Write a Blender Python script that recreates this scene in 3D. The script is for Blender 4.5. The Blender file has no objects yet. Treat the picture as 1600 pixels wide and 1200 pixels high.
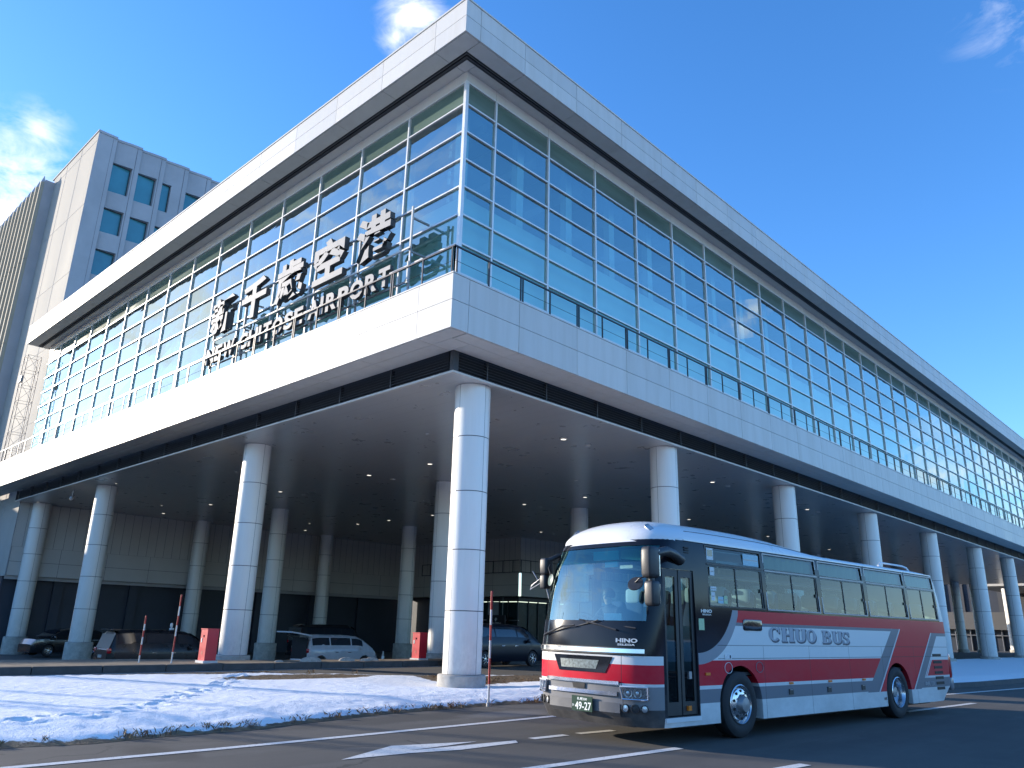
import bpy, bmesh, math, random
import numpy as np
from mathutils import Vector, Matrix
random.seed(7)
RNG = np.random.RandomState(11)
PI = math.pi
R = math.radians
sc = bpy.context.scene
C = sc.collection

# ------------------------------------------------------------------ camera
CAM_H = 1.65
yaw, pitch, roll = -0.764801953, 0.304803419, 0.0249008657
fw = Vector((math.sin(yaw)*math.cos(pitch), math.cos(yaw)*math.cos(pitch), math.sin(pitch)))
rt = Vector((math.cos(yaw), -math.sin(yaw), 0))
up = rt.cross(fw)
cr, sr = math.cos(roll), math.sin(roll)
rt2 = cr*rt + sr*up
up2 = -sr*rt + cr*up
cam_d = bpy.data.cameras.new('camera')
cam = bpy.data.objects.new('camera', cam_d)
C.objects.link(cam)
mw = Matrix.Identity(4)
for i in range(3):
    mw[i][0] = rt2[i]; mw[i][1] = up2[i]; mw[i][2] = -fw[i]
mw[2][3] = CAM_H
cam.matrix_world = mw
cam_d.sensor_width = 36.0
cam_d.lens = 1210.8/1600*36
cam_d.clip_end = 5000
cam_d.clip_start = 0.05
sc.camera = cam

def view_dir(px, py):
    return ((px-800)*rt2 - (py-600)*up2 + 1210.8*fw).normalized()

# ------------------------------------------------------------------ sun and sky
SUN_AZ = R(203.0)          # mathematical angle of the direction towards the sun
SUN_EL = R(13.5)
sdir = Vector((math.cos(SUN_AZ)*math.cos(SUN_EL), math.sin(SUN_AZ)*math.cos(SUN_EL), math.sin(SUN_EL)))
sun_d = bpy.data.lights.new('sun', 'SUN')
sun_d.energy = 3.7
sun_d.angle = R(0.5)
sun_d.color = (1.0, 0.885, 0.73)
sun = bpy.data.objects.new('sun', sun_d)
C.objects.link(sun)
sun.rotation_euler = (-sdir).to_track_quat('-Z', 'Y').to_euler()
sun.location = (-40, -20, 60)

world = bpy.data.worlds.new('World')
sc.world = world
world.use_nodes = True
wt = world.node_tree
for n in list(wt.nodes): wt.nodes.remove(n)
def wn(t, **kw):
    n = wt.nodes.new(t)
    for k, v in kw.items(): setattr(n, k, v)
    return n
sky = wn('ShaderNodeTexSky')
sky.sky_type = 'NISHITA'
sky.sun_disc = False
sky.sun_elevation = SUN_EL
sky.sun_rotation = R(90) - SUN_AZ
sky.air_density = 1.0
sky.dust_density = 0.2
sky.ozone_density = 3.0
geo = wn('ShaderNodeTexCoord')
nz = wn('ShaderNodeTexNoise'); nz.inputs['Scale'].default_value = 12.0
nz.inputs['Detail'].default_value = 9; nz.inputs['Roughness'].default_value = .62; nz.inputs['Distortion'].default_value = .5
mp = wn('ShaderNodeMapping'); mp.inputs['Scale'].default_value = (1, 1, 2.2)
wt.links.new(geo.outputs['Generated'], mp.inputs['Vector'])
wt.links.new(mp.outputs['Vector'], nz.inputs['Vector'])
def wmath(op, a, b=None, c=None, clamp=False):
    n = wn('ShaderNodeMath', operation=op, use_clamp=clamp)
    for i, v in enumerate((a, b, c)):
        if v is None: continue
        if isinstance(v, (int, float)): n.inputs[i].default_value = v
        else: wt.links.new(v, n.inputs[i])
    return n.outputs[0]
blobs = [(view_dir(-20, 330), .085, 1.1), (view_dir(35, 285), .05, .95), (view_dir(645, 25), .034, .85), (view_dir(620, 58), .020, .7), (view_dir(62, 205), .028, .7),
         (view_dir(1585, 22), .05, .3)]
def mirror_y(v): return Vector((v.x, -v.y, v.z))
def mirror_x(v): return Vector((-v.x, v.y, v.z))
blobs += [(mirror_y(view_dir(330, 480)), .10, .95), (mirror_y(view_dir(250, 530)), .09, .8), (mirror_y(view_dir(420, 420)), .32, .42), (mirror_y(view_dir(470, 330)), .06, .75), (mirror_y(view_dir(600, 300)), .06, .6),
          (mirror_x(view_dir(1470, 740)), .06, .8), (mirror_x(view_dir(1560, 770)), .07, .8), (mirror_x(view_dir(1170, 490)), .035, .6)]
acc = None
for d, r, s in blobs:
    vm = wn('ShaderNodeVectorMath', operation='DISTANCE')
    wt.links.new(geo.outputs['Generated'], vm.inputs[0])
    vm.inputs[1].default_value = d
    v = wmath('MULTIPLY', wmath('SUBTRACT', 1.0, wmath('DIVIDE', vm.outputs['Value'], r*1.5), clamp=True), s)
    acc = v if acc is None else wmath('MAXIMUM', acc, v)
m = wmath('ADD', acc, wmath('MULTIPLY', wmath('SUBTRACT', nz.outputs['Fac'], .56), 3.2))
m = wmath('MULTIPLY', m, wmath('MULTIPLY', acc, 1.6, clamp=True), clamp=True)
mix = wn('ShaderNodeMix', data_type='RGBA')
hs = wn('ShaderNodeHueSaturation'); hs.inputs['Saturation'].default_value = 1.2; hs.inputs['Value'].default_value = 1.15
wt.links.new(sky.outputs['Color'], hs.inputs['Color'])
wt.links.new(m, mix.inputs[0])
tintn = wn('ShaderNodeMix', data_type='RGBA', blend_type='MULTIPLY'); tintn.inputs[0].default_value = 1
wt.links.new(hs.outputs['Color'], tintn.inputs[6]); tintn.inputs[7].default_value = (.93, .96, 1.13, 1)
wt.links.new(tintn.outputs[2], mix.inputs[6])
mix.inputs[7].default_value = (4.6, 4.7, 5.0, 1)
bg = wn('ShaderNodeBackground'); bg.inputs['Strength'].default_value = 0.15
wo = wn('ShaderNodeOutputWorld')
wt.links.new(mix.outputs[2], bg.inputs['Color'])
wt.links.new(bg.outputs[0], wo.inputs['Surface'])

sc.view_settings.view_transform = 'Standard'
sc.view_settings.look = 'None'
sc.view_settings.exposure = 1.08
sc.view_settings.gamma = 1.0
sc.view_settings.use_curve_mapping = False
sc.cycles.max_bounces = 10
sc.cycles.transparent_max_bounces = 16
sc.cycles.glossy_bounces = 5
sc.cycles.sample_clamp_indirect = 6
sc.cycles.caustics_reflective = False
sc.cycles.caustics_refractive = False

# ------------------------------------------------------------------ materials
MATS = {}
class NT:
    def __init__(s, name):
        s.m = bpy.data.materials.new(name); s.m.use_nodes = True; s.t = s.m.node_tree
        s.b = s.t.nodes['Principled BSDF']; s.out = s.t.nodes['Material Output']
    def n(s, t, **kw):
        n = s.t.nodes.new(t)
        for k, v in kw.items(): setattr(n, k, v)
        return n
    def l(s, a, b): s.t.links.new(a, b)
    def math(s, op, a, b=None, c=None, clamp=False):
        n = s.n('ShaderNodeMath', operation=op, use_clamp=clamp)
        for i, v in enumerate((a, b, c)):
            if v is None: continue
            if isinstance(v, (int, float)): n.inputs[i].default_value = v
            else: s.l(v, n.inputs[i])
        return n.outputs[0]
    def gt(s, a, b): return s.math('GREATER_THAN', a, b)
    def lt(s, a, b): return s.math('LESS_THAN', a, b)
    def AND(s, *a):
        r = a[0]
        for x in a[1:]: r = s.math('MULTIPLY', r, x)
        return r
    def OR(s, *a):
        r = a[0]
        for x in a[1:]: r = s.math('MAXIMUM', r, x)
        return r
    def mix(s, f, a, b):
        n = s.n('ShaderNodeMix', data_type='RGBA')
        for i, v in ((0, f), (6, a), (7, b)):
            if isinstance(v, (int, float)): n.inputs[i].default_value = v
            elif isinstance(v, tuple): n.inputs[i].default_value = (*v[:3], 1)
            else: s.l(v, n.inputs[i])
        return n.outputs[2]
    def coord(s, kind='Object'):
        return s.n('ShaderNodeTexCoord').outputs[kind]
    def noise(s, scale, detail=4, rough=.55, vec=None, sc3=None):
        n = s.n('ShaderNodeTexNoise'); n.inputs['Scale'].default_value = scale
        n.inputs['Detail'].default_value = detail; n.inputs['Roughness'].default_value = rough
        v = vec or s.coord()
        if sc3:
            mp = s.n('ShaderNodeMapping'); mp.inputs['Scale'].default_value = sc3; s.l(v, mp.inputs['Vector']); v = mp.outputs['Vector']
        s.l(v, n.inputs['Vector'])
        return n.outputs['Fac']
    def ramp(s, f, a, b):
        n = s.n('ShaderNodeMapRange'); s.l(f, n.inputs[0]); n.inputs[1].default_value = a; n.inputs[2].default_value = b
        return n.outputs[0]
    def bump(s, h, strength=.2, dist=.02):
        n = s.n('ShaderNodeBump'); n.inputs['Strength'].default_value = strength; n.inputs['Distance'].default_value = dist
        s.l(h, n.inputs['Height']); s.l(n.outputs[0], s.b.inputs['Normal'])
def sm(name, col, rough=.5, metal=0, var=.08, vscale=1.5, bump=0, bscale=40, emit=None, coat=0, spec=.5, sc3=None):
    if name in MATS: return MATS[name]
    N = NT(name)
    b = N.b
    b.inputs['Roughness'].default_value = rough; b.inputs['Metallic'].default_value = metal
    b.inputs['Specular IOR Level'].default_value = spec
    b.inputs['Coat Weight'].default_value = coat
    if var:
        f = N.ramp(N.noise(vscale, 5, .6, sc3=sc3), .3, .7)
        N.l(N.mix(f, tuple(c*(1-var) for c in col), tuple(min(1, c*(1+var)) for c in col)), b.inputs['Base Color'])
        r = N.math('ADD', N.math('MULTIPLY', f, .12), max(0, rough-.06)); N.l(r, b.inputs['Roughness'])
    else: b.inputs['Base Color'].default_value = (*col, 1)
    if bump: N.bump(N.noise(bscale, 4, .6), bump, .01)
    if emit:
        b.inputs['Emission Color'].default_value = (*col, 1); b.inputs['Emission Strength'].default_value = emit
    MATS[name] = N.m
    return N.m

def clad_mat(name, col, rough, metal, streak=.10, isl=.05, base_dirt=False):
    N = NT(name); g_ = N.n('ShaderNodeNewGeometry'); co = N.coord()
    r_ = N.math('MULTIPLY', N.math('SUBTRACT', g_.outputs['Random Per Island'], .5), isl*2)
    st = N.ramp(N.noise(1.0, 5, .65, co, sc3=(2.6, 2.6, .22)), .42, .75)
    v = N.math('ADD', N.math('SUBTRACT', 1.0, N.math('MULTIPLY', st, streak)), r_)
    if base_dirt:
        sp_ = N.n('ShaderNodeSeparateXYZ'); N.l(co, sp_.inputs[0])
        d_ = N.math('MULTIPLY', N.math('SUBTRACT', 1.0, N.math('DIVIDE', sp_.outputs[2], 1.9), clamp=True), N.ramp(N.noise(5, 6, .75, co, sc3=(1, 1, .5)), .35, .7))
        v = N.math('SUBTRACT', v, N.math('MULTIPLY', d_, .35))
    m_ = N.n('ShaderNodeMix', data_type='RGBA', blend_type='MULTIPLY'); m_.inputs[0].default_value = 1; m_.inputs[6].default_value = (*col, 1)
    cb = N.n('ShaderNodeCombineColor'); N.l(v, cb.inputs[0]); N.l(N.math('SUBTRACT', v, N.math('MULTIPLY', st, .01)), cb.inputs[1]); N.l(N.math('SUBTRACT', v, N.math('MULTIPLY', st, .03)), cb.inputs[2])
    N.l(cb.outputs[0], m_.inputs[7]); N.l(m_.outputs[2], N.b.inputs['Base Color'])
    N.l(N.math('ADD', N.math('MULTIPLY', st, .14), N.math('ADD', r_, rough)), N.b.inputs['Roughness']); N.b.inputs['Metallic'].default_value = metal
    N.bump(N.noise(1.1, 2, .5, co), .06, .05)
    return N.m
panel = clad_mat('white_metal_panel', (.59, .57, .53), .46, .0)
panel_side = sm('white_metal_panel_matt', (.66, .655, .64), .42, .2, .05, .6)
soffit_m = clad_mat('soffit_panel', (.62, .60, .56), .45, .1, .06, .03)
column_m = clad_mat('column_panel', (.73, .71, .67), .42, .1, .09, .03, True)
seam_m = sm('seam_gap', (.05, .05, .055), .7, 0, 0)
concrete = sm('plinth_concrete', (.42, .395, .35), .85, 0, .26, 4, .35, 30)
louvre_m = sm('louvre_blade', (.045, .048, .055), .5, .3, .1, 3)
mullion_m = sm('mullion_aluminium', (.72, .71, .69), .38, .2, .05, 2)
mullion_dark = sm('mullion_gasket', (.03, .03, .035), .5, 0, 0)
rail_m = sm('railing_steel', (.05, .05, .055), .45, .5, .1, 4)
steel_grey = sm('galvanised_steel', (.33, .33, .34), .45, .6, .15, 8)
inner_white = sm('interior_plaster', (.62, .64, .64), .7, 0, .05, .4)
inner_floor = sm('interior_floor', (.25, .25, .24), .4, 0, .1, .3)
part_m = sm('partition_screen', (.74, .80, .78), .6, 0, .06, .5)
tower_lit = sm('tower_render', (.37, .345, .30), .85, 0, .10, .35, .12, 12, sc3=(1, 1, .35))
tower_side = sm('tower_precast', (.40, .395, .40), .8, 0, .10, .5, .1, 14)
rib_m = sm('ribbed_cladding', (.36, .31, .225), .8, 0, .10, 1.2, .15, 14, sc3=(1, 1, .1))
back_panel = sm('back_wall_panel', (.50, .48, .45), .7, 0, .06, .5)
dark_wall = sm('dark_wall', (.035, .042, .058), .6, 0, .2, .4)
letter_m = sm('sign_letter_face', (.33, .315, .30), .65, .0, .04, 2)
letter_side = sm('sign_letter_return', (.07, .075, .08), .5, .2, .05, 2)
black_rubber = sm('tyre_rubber', (.022, .022, .024), .75, 0, .25, 6, .3, 60)
rim_m = sm('polished_rim', (.62, .62, .64), .22, .9, .05, 6)
dark_metal = sm('dark_chassis', (.015, .015, .017), .6, .2, .1, 4)
black_gloss = sm('black_gloss', (.012, .013, .016), .12, 0, 0, coat=.6)
black_plastic = sm('black_plastic', (.03, .03, .032), .45, 0, .1, 8)
chrome = sm('chrome_trim', (.75, .75, .77), .14, 1.0, .03, 5)
white_paint = sm('white_paint', (.74, .74, .72), .35, 0, .04, 1, coat=.3)
red_paint = sm('red_paint', (.46, .012, .03), .32, 0, .05, 1, coat=.3)
seat_m = sm('seat_fabric', (.05, .08, .17), .85, 0, .15, 10)
seat_cover = sm('headrest_cover', (.55, .60, .66), .8, 0, .05, 10)
curtain_m = sm('curtain_cloth', (.80, .73, .50), .8, 0, .12, 4, sc3=(1, 6, .3))
skin_m = sm('skin', (.50, .31, .22), .55, 0, .05, 8)
cloth_dark = sm('dark_clothing', (.02, .022, .03), .85, 0, .2, 12)
cloth_white = sm('white_shirt', (.6, .6, .58), .85, 0, .06, 12)
hair_m = sm('hair', (.012, .01, .009), .6, 0, .2, 30)
lamp_red = sm('tail_lamp_red', (.45, .01, .015), .2, 0, .05, 10, coat=.5)
lamp_orange = sm('marker_orange', (.85, .22, .02), .3, 0, .05, 10, coat=.4)
lamp_clear = sm('lamp_reflector', (.62, .64, .66), .22, .6, .2, 14, coat=.8)
red_box_m = sm('red_box_paint', (.62, .02, .035), .4, 0, .08, 3, coat=.2)
pole_white = sm('pole_white', (.62, .61, .58), .5, 0, .12, 9)
pole_red = sm('pole_red', (.42, .025, .02), .5, 0, .15, 9)
kerb_m = sm('kerb_stone', (.085, .083, .082), .85, 0, .22, 2.5, .4, 30)
dirt_m = sm('frozen_dirt', (.20, .155, .105), .95, 0, .35, 3, .6, 18)
line_m = NT('road_paint')
_f = line_m.ramp(line_m.noise(16, 7, .78), .31, .47)
line_m.l(line_m.mix(_f, (.17, .165, .16), (.66, .65, .62)), line_m.b.inputs['Base Color']); line_m.b.inputs['Roughness'].default_value = .7
line_m = line_m.m
lit_lamp = sm('downlight_lit', (1.0, .93, .80), .5, 0, 0, emit=.9)
plate_green = sm('number_plate_green', (.004, .045, .03), .6, 0, 0, spec=.2)
plate_white = sm('number_plate_white', (.8, .85, .82), .5, 0, 0)
hino_white = sm('badge_white', (.7, .7, .7), .35, .3, 0)
bus_letter = sm('bus_letter_grey', (.36, .38, .43), .45, 0, 0)
bus_letter_dk = sm('bus_letter_shadow', (.06, .075, .11), .45, 0, 0)
bus_white = sm('bus_white', (.72, .72, .72), .3, 0, .03, 1, coat=.4)
bus_grey = sm('bus_grey', (.22, .225, .25), .35, 0, .03, 1, coat=.3)
sticker_green = sm('sticker_green', (.45, .60, .35), .5, 0, .1, 30)
sticker_white = sm('sticker_white', (.62, .66, .66), .5, 0, .1, 30)
sticker_blue = sm('sticker_blue', (.35, .55, .62), .5, 0, .1, 30)
cyan_m = sm('cyan_visor', (.03, .70, .66), .5, 0, .05, 10)
shop_light = sm('shop_light', (1.0, .85, .6), .5, 0, 0, emit=1.5)

def glass_mat(name, tint, refl=.10, rough=0.0, gcol=(.9, .95, 1.0), k=1.0, bumpy=0, island=0):
    N = NT(name); t = N.t
    tr = N.n('ShaderNodeBsdfTransparent'); tr.inputs[0].default_value = (*tint, 1)
    gl = N.n('ShaderNodeBsdfGlossy'); gl.inputs['Color'].default_value = (*gcol, 1); gl.inputs['Roughness'].default_value = rough
    fr = N.n('ShaderNodeFresnel'); fr.inputs['IOR'].default_value = 1.5
    f = N.math('ADD', N.math('MULTIPLY', fr.outputs[0], k), refl, clamp=True)
    if island:
        gg = N.n('ShaderNodeNewGeometry'); f = N.math('ADD', f, N.math('MULTIPLY', N.math('SUBTRACT', gg.outputs['Random Per Island'], .5), island), clamp=True)
    if bumpy:
        bp = N.n('ShaderNodeBump'); bp.inputs['Strength'].default_value = bumpy; bp.inputs['Distance'].default_value = .02
        N.l(N.noise(.8, 2, .4), bp.inputs['Height']); N.l(bp.outputs[0], gl.inputs['Normal'])
    mx = N.n('ShaderNodeMixShader'); N.l(f, mx.inputs[0]); N.l(tr.outputs[0], mx.inputs[1]); N.l(gl.outputs[0], mx.inputs[2])
    N.l(mx.outputs[0], N.out.inputs['Surface'])
    MATS[name] = N.m
    return N.m
facade_glass = glass_mat('facade_glass', (.62, .92, .88), .25, gcol=(.86, 1.0, .95), bumpy=.34, island=.16)
top_glass = sm('spandrel_glass', (.115, .165, .135), .14, 0, .25, .5, spec=.7, sc3=(.4, .4, 3))
tower_glass = sm('tower_window_glass', (.045, .20, .235), .08, 0, .25, .18, spec=1.0)
bus_glass = glass_mat('bus_side_glass', (.42, .56, .55), -.012)
wind_glass = glass_mat('windscreen_glass', (.62, .90, .88), .17, gcol=(.78, 1.0, .96))
wind_top = glass_mat('windscreen_shade_band', (.12, .55, .55), .10, gcol=(.5, .95, .95))
car_glass = sm('car_glass', (.012, .016, .022), .06, 0, 0, spec=.8)
lens_glass = glass_mat('lamp_lens', (.85, .9, .92), .08)

# reflective underside of the raised floor
N = NT('canopy_ceiling_panel')
N.b.inputs['Base Color'].default_value = (.30, .30, .31, 1); N.b.inputs['Metallic'].default_value = .35
sxy = N.n('ShaderNodeSeparateXYZ'); N.l(N.coord(), sxy.inputs[0])
pp = N.math('LESS_THAN', N.math('PINGPONG', sxy.outputs[1], .35), .008)
N.l(N.mix(N.math('MULTIPLY', pp, .35), N.mix(N.noise(.35, 4), (.56, .55, .54), (.64, .63, .61)), (.2, .2, .2)), N.b.inputs['Base Color'])
N.l(N.math('ADD', N.math('MULTIPLY', N.noise(1.2, 4), .10), .24), N.b.inputs['Roughness'])
ceil_m = N.m

# asphalt
N = NT('asphalt')
co = N.coord()
big = N.ramp(N.noise(.22, 5, .65, co), .35, .68)
fine = N.noise(60, 3, .7, co)
trk = N.ramp(N.noise(.5, 4, .6, co, sc3=(3.0, .12, 1)), .38, .66)
base = N.mix(big, (.056, .051, .045), (.092, .083, .071))
base = N.mix(N.math('MULTIPLY', trk, .5), base, (.040, .038, .036))
wet = N.ramp(N.noise(.45, 4, .6, co, sc3=(1.1, .5, 1)), .66, .70)
base = N.mix(N.math('MULTIPLY', wet, .75), base, (.022, .022, .023))
salt = N.ramp(N.noise(.9, 6, .72, co, sc3=(1.6, .35, 1)), .52, .74)
base = N.mix(N.math('MULTIPLY', salt, .45), base, (.14, .132, .12))
vo = N.n('ShaderNodeTexVoronoi', feature='DISTANCE_TO_EDGE'); vo.inputs['Scale'].default_value = .28
dv = N.n('ShaderNodeVectorMath', operation='ADD'); nn_ = N.n('ShaderNodeTexNoise'); nn_.inputs['Scale'].default_value = 1.3; nn_.inputs['Detail'].default_value = 5; N.l(co, nn_.inputs['Vector'])
N.l(co, dv.inputs[0]); N.l(nn_.outputs['Color'], dv.inputs[1]); N.l(dv.outputs[0], vo.inputs['Vector'])
crack = N.AND(N.lt(vo.outputs['Distance'], .006), N.gt(N.noise(.12, 2, .5, co), .52))
base = N.mix(N.math('MULTIPLY', crack, .8), base, (.018, .018, .018))
def blot(cx, cy, rx, ry, soft=.5):
    mp_ = N.n('ShaderNodeMapping'); mp_.vector_type = 'POINT'; mp_.inputs['Location'].default_value = (-cx/rx, -cy/ry, 0); mp_.inputs['Scale'].default_value = (1/rx, 1/ry, 0); N.l(co, mp_.inputs['Vector'])
    ln = N.n('ShaderNodeVectorMath', operation='LENGTH'); N.l(mp_.outputs['Vector'], ln.inputs[0])
    d_ = N.math('ADD', ln.outputs['Value'], N.math('MULTIPLY', N.math('SUBTRACT', N.noise(1.6, 5, .6, co), .5), 1.6))
    return N.math('SUBTRACT', 1.0, N.ramp(d_, 1-soft/2, 1+soft/2), clamp=True)
for b_, k_, c_ in ((blot(-10.75, 4.85, .75, .35), .8, (.014, .014, .013)), (blot(-12.1, 9.8, .5, 2.6), .7, (.024, .023, .022)), (blot(-11.6, 12.2, .45, 1.1), .6, (.17, .165, .16)), (blot(-8.4, 15.5, 1.2, 3.0), .3, (.03, .03, .03)), (blot(-4.2, 9.5, 1.3, 5.5), .35, (.115, .105, .09))):
    base = N.mix(N.math('MULTIPLY', b_, k_), base, c_)
# old repair strips
sx_ = N.n('ShaderNodeSeparateXYZ'); N.l(co, sx_.inputs[0])
rep = N.AND(N.gt(sx_.outputs[0], -7.9), N.lt(sx_.outputs[0], -7.25), N.lt(sx_.outputs[1], 8.2))
base = N.mix(N.math('MULTIPLY', rep, .35), base, (.035, .033, .031))
spk = N.ramp(fine, .35, .75)
base = N.mix(N.math('MULTIPLY', spk, .35), base, (.125, .118, .108))
N.l(base, N.b.inputs['Base Color'])
N.l(N.math('SUBTRACT', .88, N.math('MULTIPLY', wet, .45)), N.b.inputs['Roughness'])
N.bump(fine, .35, .006)
asphalt = N.m

# snow
N = NT('snow_surface')
co = N.coord()
N.b.inputs['Base Color'].default_value = (.82, .83, .85, 1); N.b.inputs['Roughness'].default_value = .7
N.b.inputs['Subsurface Weight'].default_value = .0
at = N.n('ShaderNodeAttribute'); at.attribute_name = 'cover'
edge = N.math('ADD', at.outputs['Fac'], N.math('MULTIPLY', N.math('SUBTRACT', N.noise(3.0, 6, .7, co), .5), 1.3))
cv = N.ramp(edge, .36, .47)
dirtc = N.mix(N.ramp(N.noise(9, 5, .7, co), .35, .65), (.075, .05, .03), (.22, .15, .08))
N.l(N.mix(cv, dirtc, (.90, .90, .90)), N.b.inputs['Base Color'])
hgt = N.math('ADD', N.noise(9, 5, .65, co), N.math('MULTIPLY', N.noise(45, 4, .6, co), .5))
N.bump(hgt, .8, .035)
snow_m = N.m

# ------------------------------------------------------------------ mesh helpers
class MB:
    def __init__(s): s.v = []; s.f = []; s.m = []; s.mats = []
    def mi(s, mat):
        if mat not in s.mats: s.mats.append(mat)
        return s.mats.index(mat)
    def poly(s, pts, mat):
        i = len(s.v); s.v += [tuple(p) for p in pts]; s.f.append(tuple(range(i, i+len(pts)))); s.m.append(s.mi(mat))
    def box(s, x0, x1, y0, y1, z0, z1, mat, M=None):
        p = [(x0,y0,z0),(x1,y0,z0),(x1,y1,z0),(x0,y1,z0),(x0,y0,z1),(x1,y0,z1),(x1,y1,z1),(x0,y1,z1)]
        if M: p = [tuple(M @ Vector(q)) for q in p]
        i = len(s.v); s.v += p; k = s.mi(mat)
        for f in ((0,3,2,1),(4,5,6,7),(0,1,5,4),(1,2,6,5),(2,3,7,6),(3,0,4,7)):
            s.f.append(tuple(i+j for j in f)); s.m.append(k)
    def bar(s, a, b, w, h, mat):
        a = Vector(a); b = Vector(b); d = (b-a); L = d.length
        q = d.to_track_quat('X', 'Z').to_matrix().to_4x4(); M = Matrix.Translation(a) @ q
        s.box(0, L, -w/2, w/2, -h/2, h/2, mat, M)
    def tube(s, pts, r, mat, n=8, caps=True):
        pts = [Vector(p) for p in pts]; k = s.mi(mat); base = len(s.v)
        rr = r if isinstance(r, (list, tuple)) else [r]*len(pts)
        for j, p in enumerate(pts):
            d = (pts[min(j+1, len(pts)-1)] - pts[max(j-1, 0)]).normalized()
            q = d.to_track_quat('Z', 'Y').to_matrix()
            for i in range(n):
                a = 2*PI*i/n; s.v.append(tuple(p + q @ Vector((rr[j]*math.cos(a), rr[j]*math.sin(a), 0))))
        for j in range(len(pts)-1):
            for i in range(n):
                a = base+j*n+i; b = base+j*n+(i+1) % n
                s.f.append((a, b, b+n, a+n)); s.m.append(k)
        if caps:
            s.f.append(tuple(base+i for i in reversed(range(n)))); s.m.append(k)
            s.f.append(tuple(base+(len(pts)-1)*n+i for i in range(n))); s.m.append(k)
    def lathe(s, prof, mat, n=32, M=None, mats=None):
        base = len(s.v); M = M or Matrix.Identity(4)
        for r, z in prof:
            for i in range(n):
                a = 2*PI*i/n; s.v.append(tuple(M @ Vector((r*math.cos(a), r*math.sin(a), z))))
        for j in range(len(prof)-1):
            k = s.mi(mats[j] if mats else mat)
            for i in range(n):
                a = base+j*n+i; b = base+j*n+(i+1) % n
                s.f.append((a, b, b+n, a+n)); s.m.append(k)
    def grid(s, P, mat, close=False):
        base = len(s.v); nr = len(P); nc = len(P[0]); k = s.mi(mat)
        for row in P: s.v += [tuple(p) for p in row]
        for i in range(nr-1):
            for j in range(nc if close else nc-1):
                j2 = (j+1) % nc
                s.f.append((base+i*nc+j, base+i*nc+j2, base+(i+1)*nc+j2, base+(i+1)*nc+j)); s.m.append(k)
    def raw(s, vs, fs, mat):
        i = len(s.v); s.v += [tuple(v) for v in vs]; k = s.mi(mat)
        for f in fs: s.f.append(tuple(i+j for j in f)); s.m.append(k)
    def build(s, name, parent=None, world=False, smooth=False, loc=None, fix=True):
        me = bpy.data.meshes.new(name)
        vs = s.v
        if world and parent is not None:
            o = parent.location
            vs = [(x-o.x, y-o.y, z-o.z) for x, y, z in vs]
        me.from_pydata(vs, [], s.f)
        for m in s.mats: me.materials.append(m)
        me.polygons.foreach_set('material_index', s.m)
        if smooth: me.polygons.foreach_set('use_smooth', [True]*len(s.f))
        me.update()
        if fix:
            bm = bmesh.new(); bm.from_mesh(me); bmesh.ops.remove_doubles(bm, verts=bm.verts, dist=1e-5)
            bmesh.ops.recalc_face_normals(bm, faces=bm.faces); bm.to_mesh(me); bm.free()
        if smooth:
            try: me.set_sharp_from_angle(angle=R(smooth if smooth is not True else 35))
            except Exception: pass
        ob = bpy.data.objects.new(name, me); C.objects.link(ob)
        if parent is not None: ob.parent = parent
        if loc: ob.location = loc
        return ob

def thing(name, label, cat, loc=(0, 0, 0), rz=0, group=None):
    o = bpy.data.objects.new(name, None); C.objects.link(o); o.empty_display_size = .3
    o.location = loc; o.rotation_euler = (0, 0, rz); o['label'] = label; o['category'] = cat
    if group: o['group'] = group
    return o
def tag(o, label, cat, group=None):
    o['label'] = label; o['category'] = cat
    if group: o['group'] = group
    return o
def struct(o, kind='structure'):
    o['kind'] = kind; return o
def copy_tree(o, parent=None):
    c = o.copy(); C.objects.link(c); c.parent = parent
    for ch in list(o.children): copy_tree(ch, c)
    return c
def bake(ob):
    """apply modifiers without operators"""
    dg = bpy.context.evaluated_depsgraph_get(); dg.update()
    me = bpy.data.meshes.new_from_object(ob.evaluated_get(dg)); ob.modifiers.clear(); ob.data = me
def boolean(ob, cutter_mb, fix=True):
    par = ob.parent; ob.parent = None
    c = cutter_mb.build('cutter', fix=fix)
    md = ob.modifiers.new('b', 'BOOLEAN'); md.operation = 'DIFFERENCE'; md.object = c; md.solver = 'EXACT'; md.use_self = True
    bake(ob); bpy.data.objects.remove(c, do_unlink=True); ob.parent = par

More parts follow.
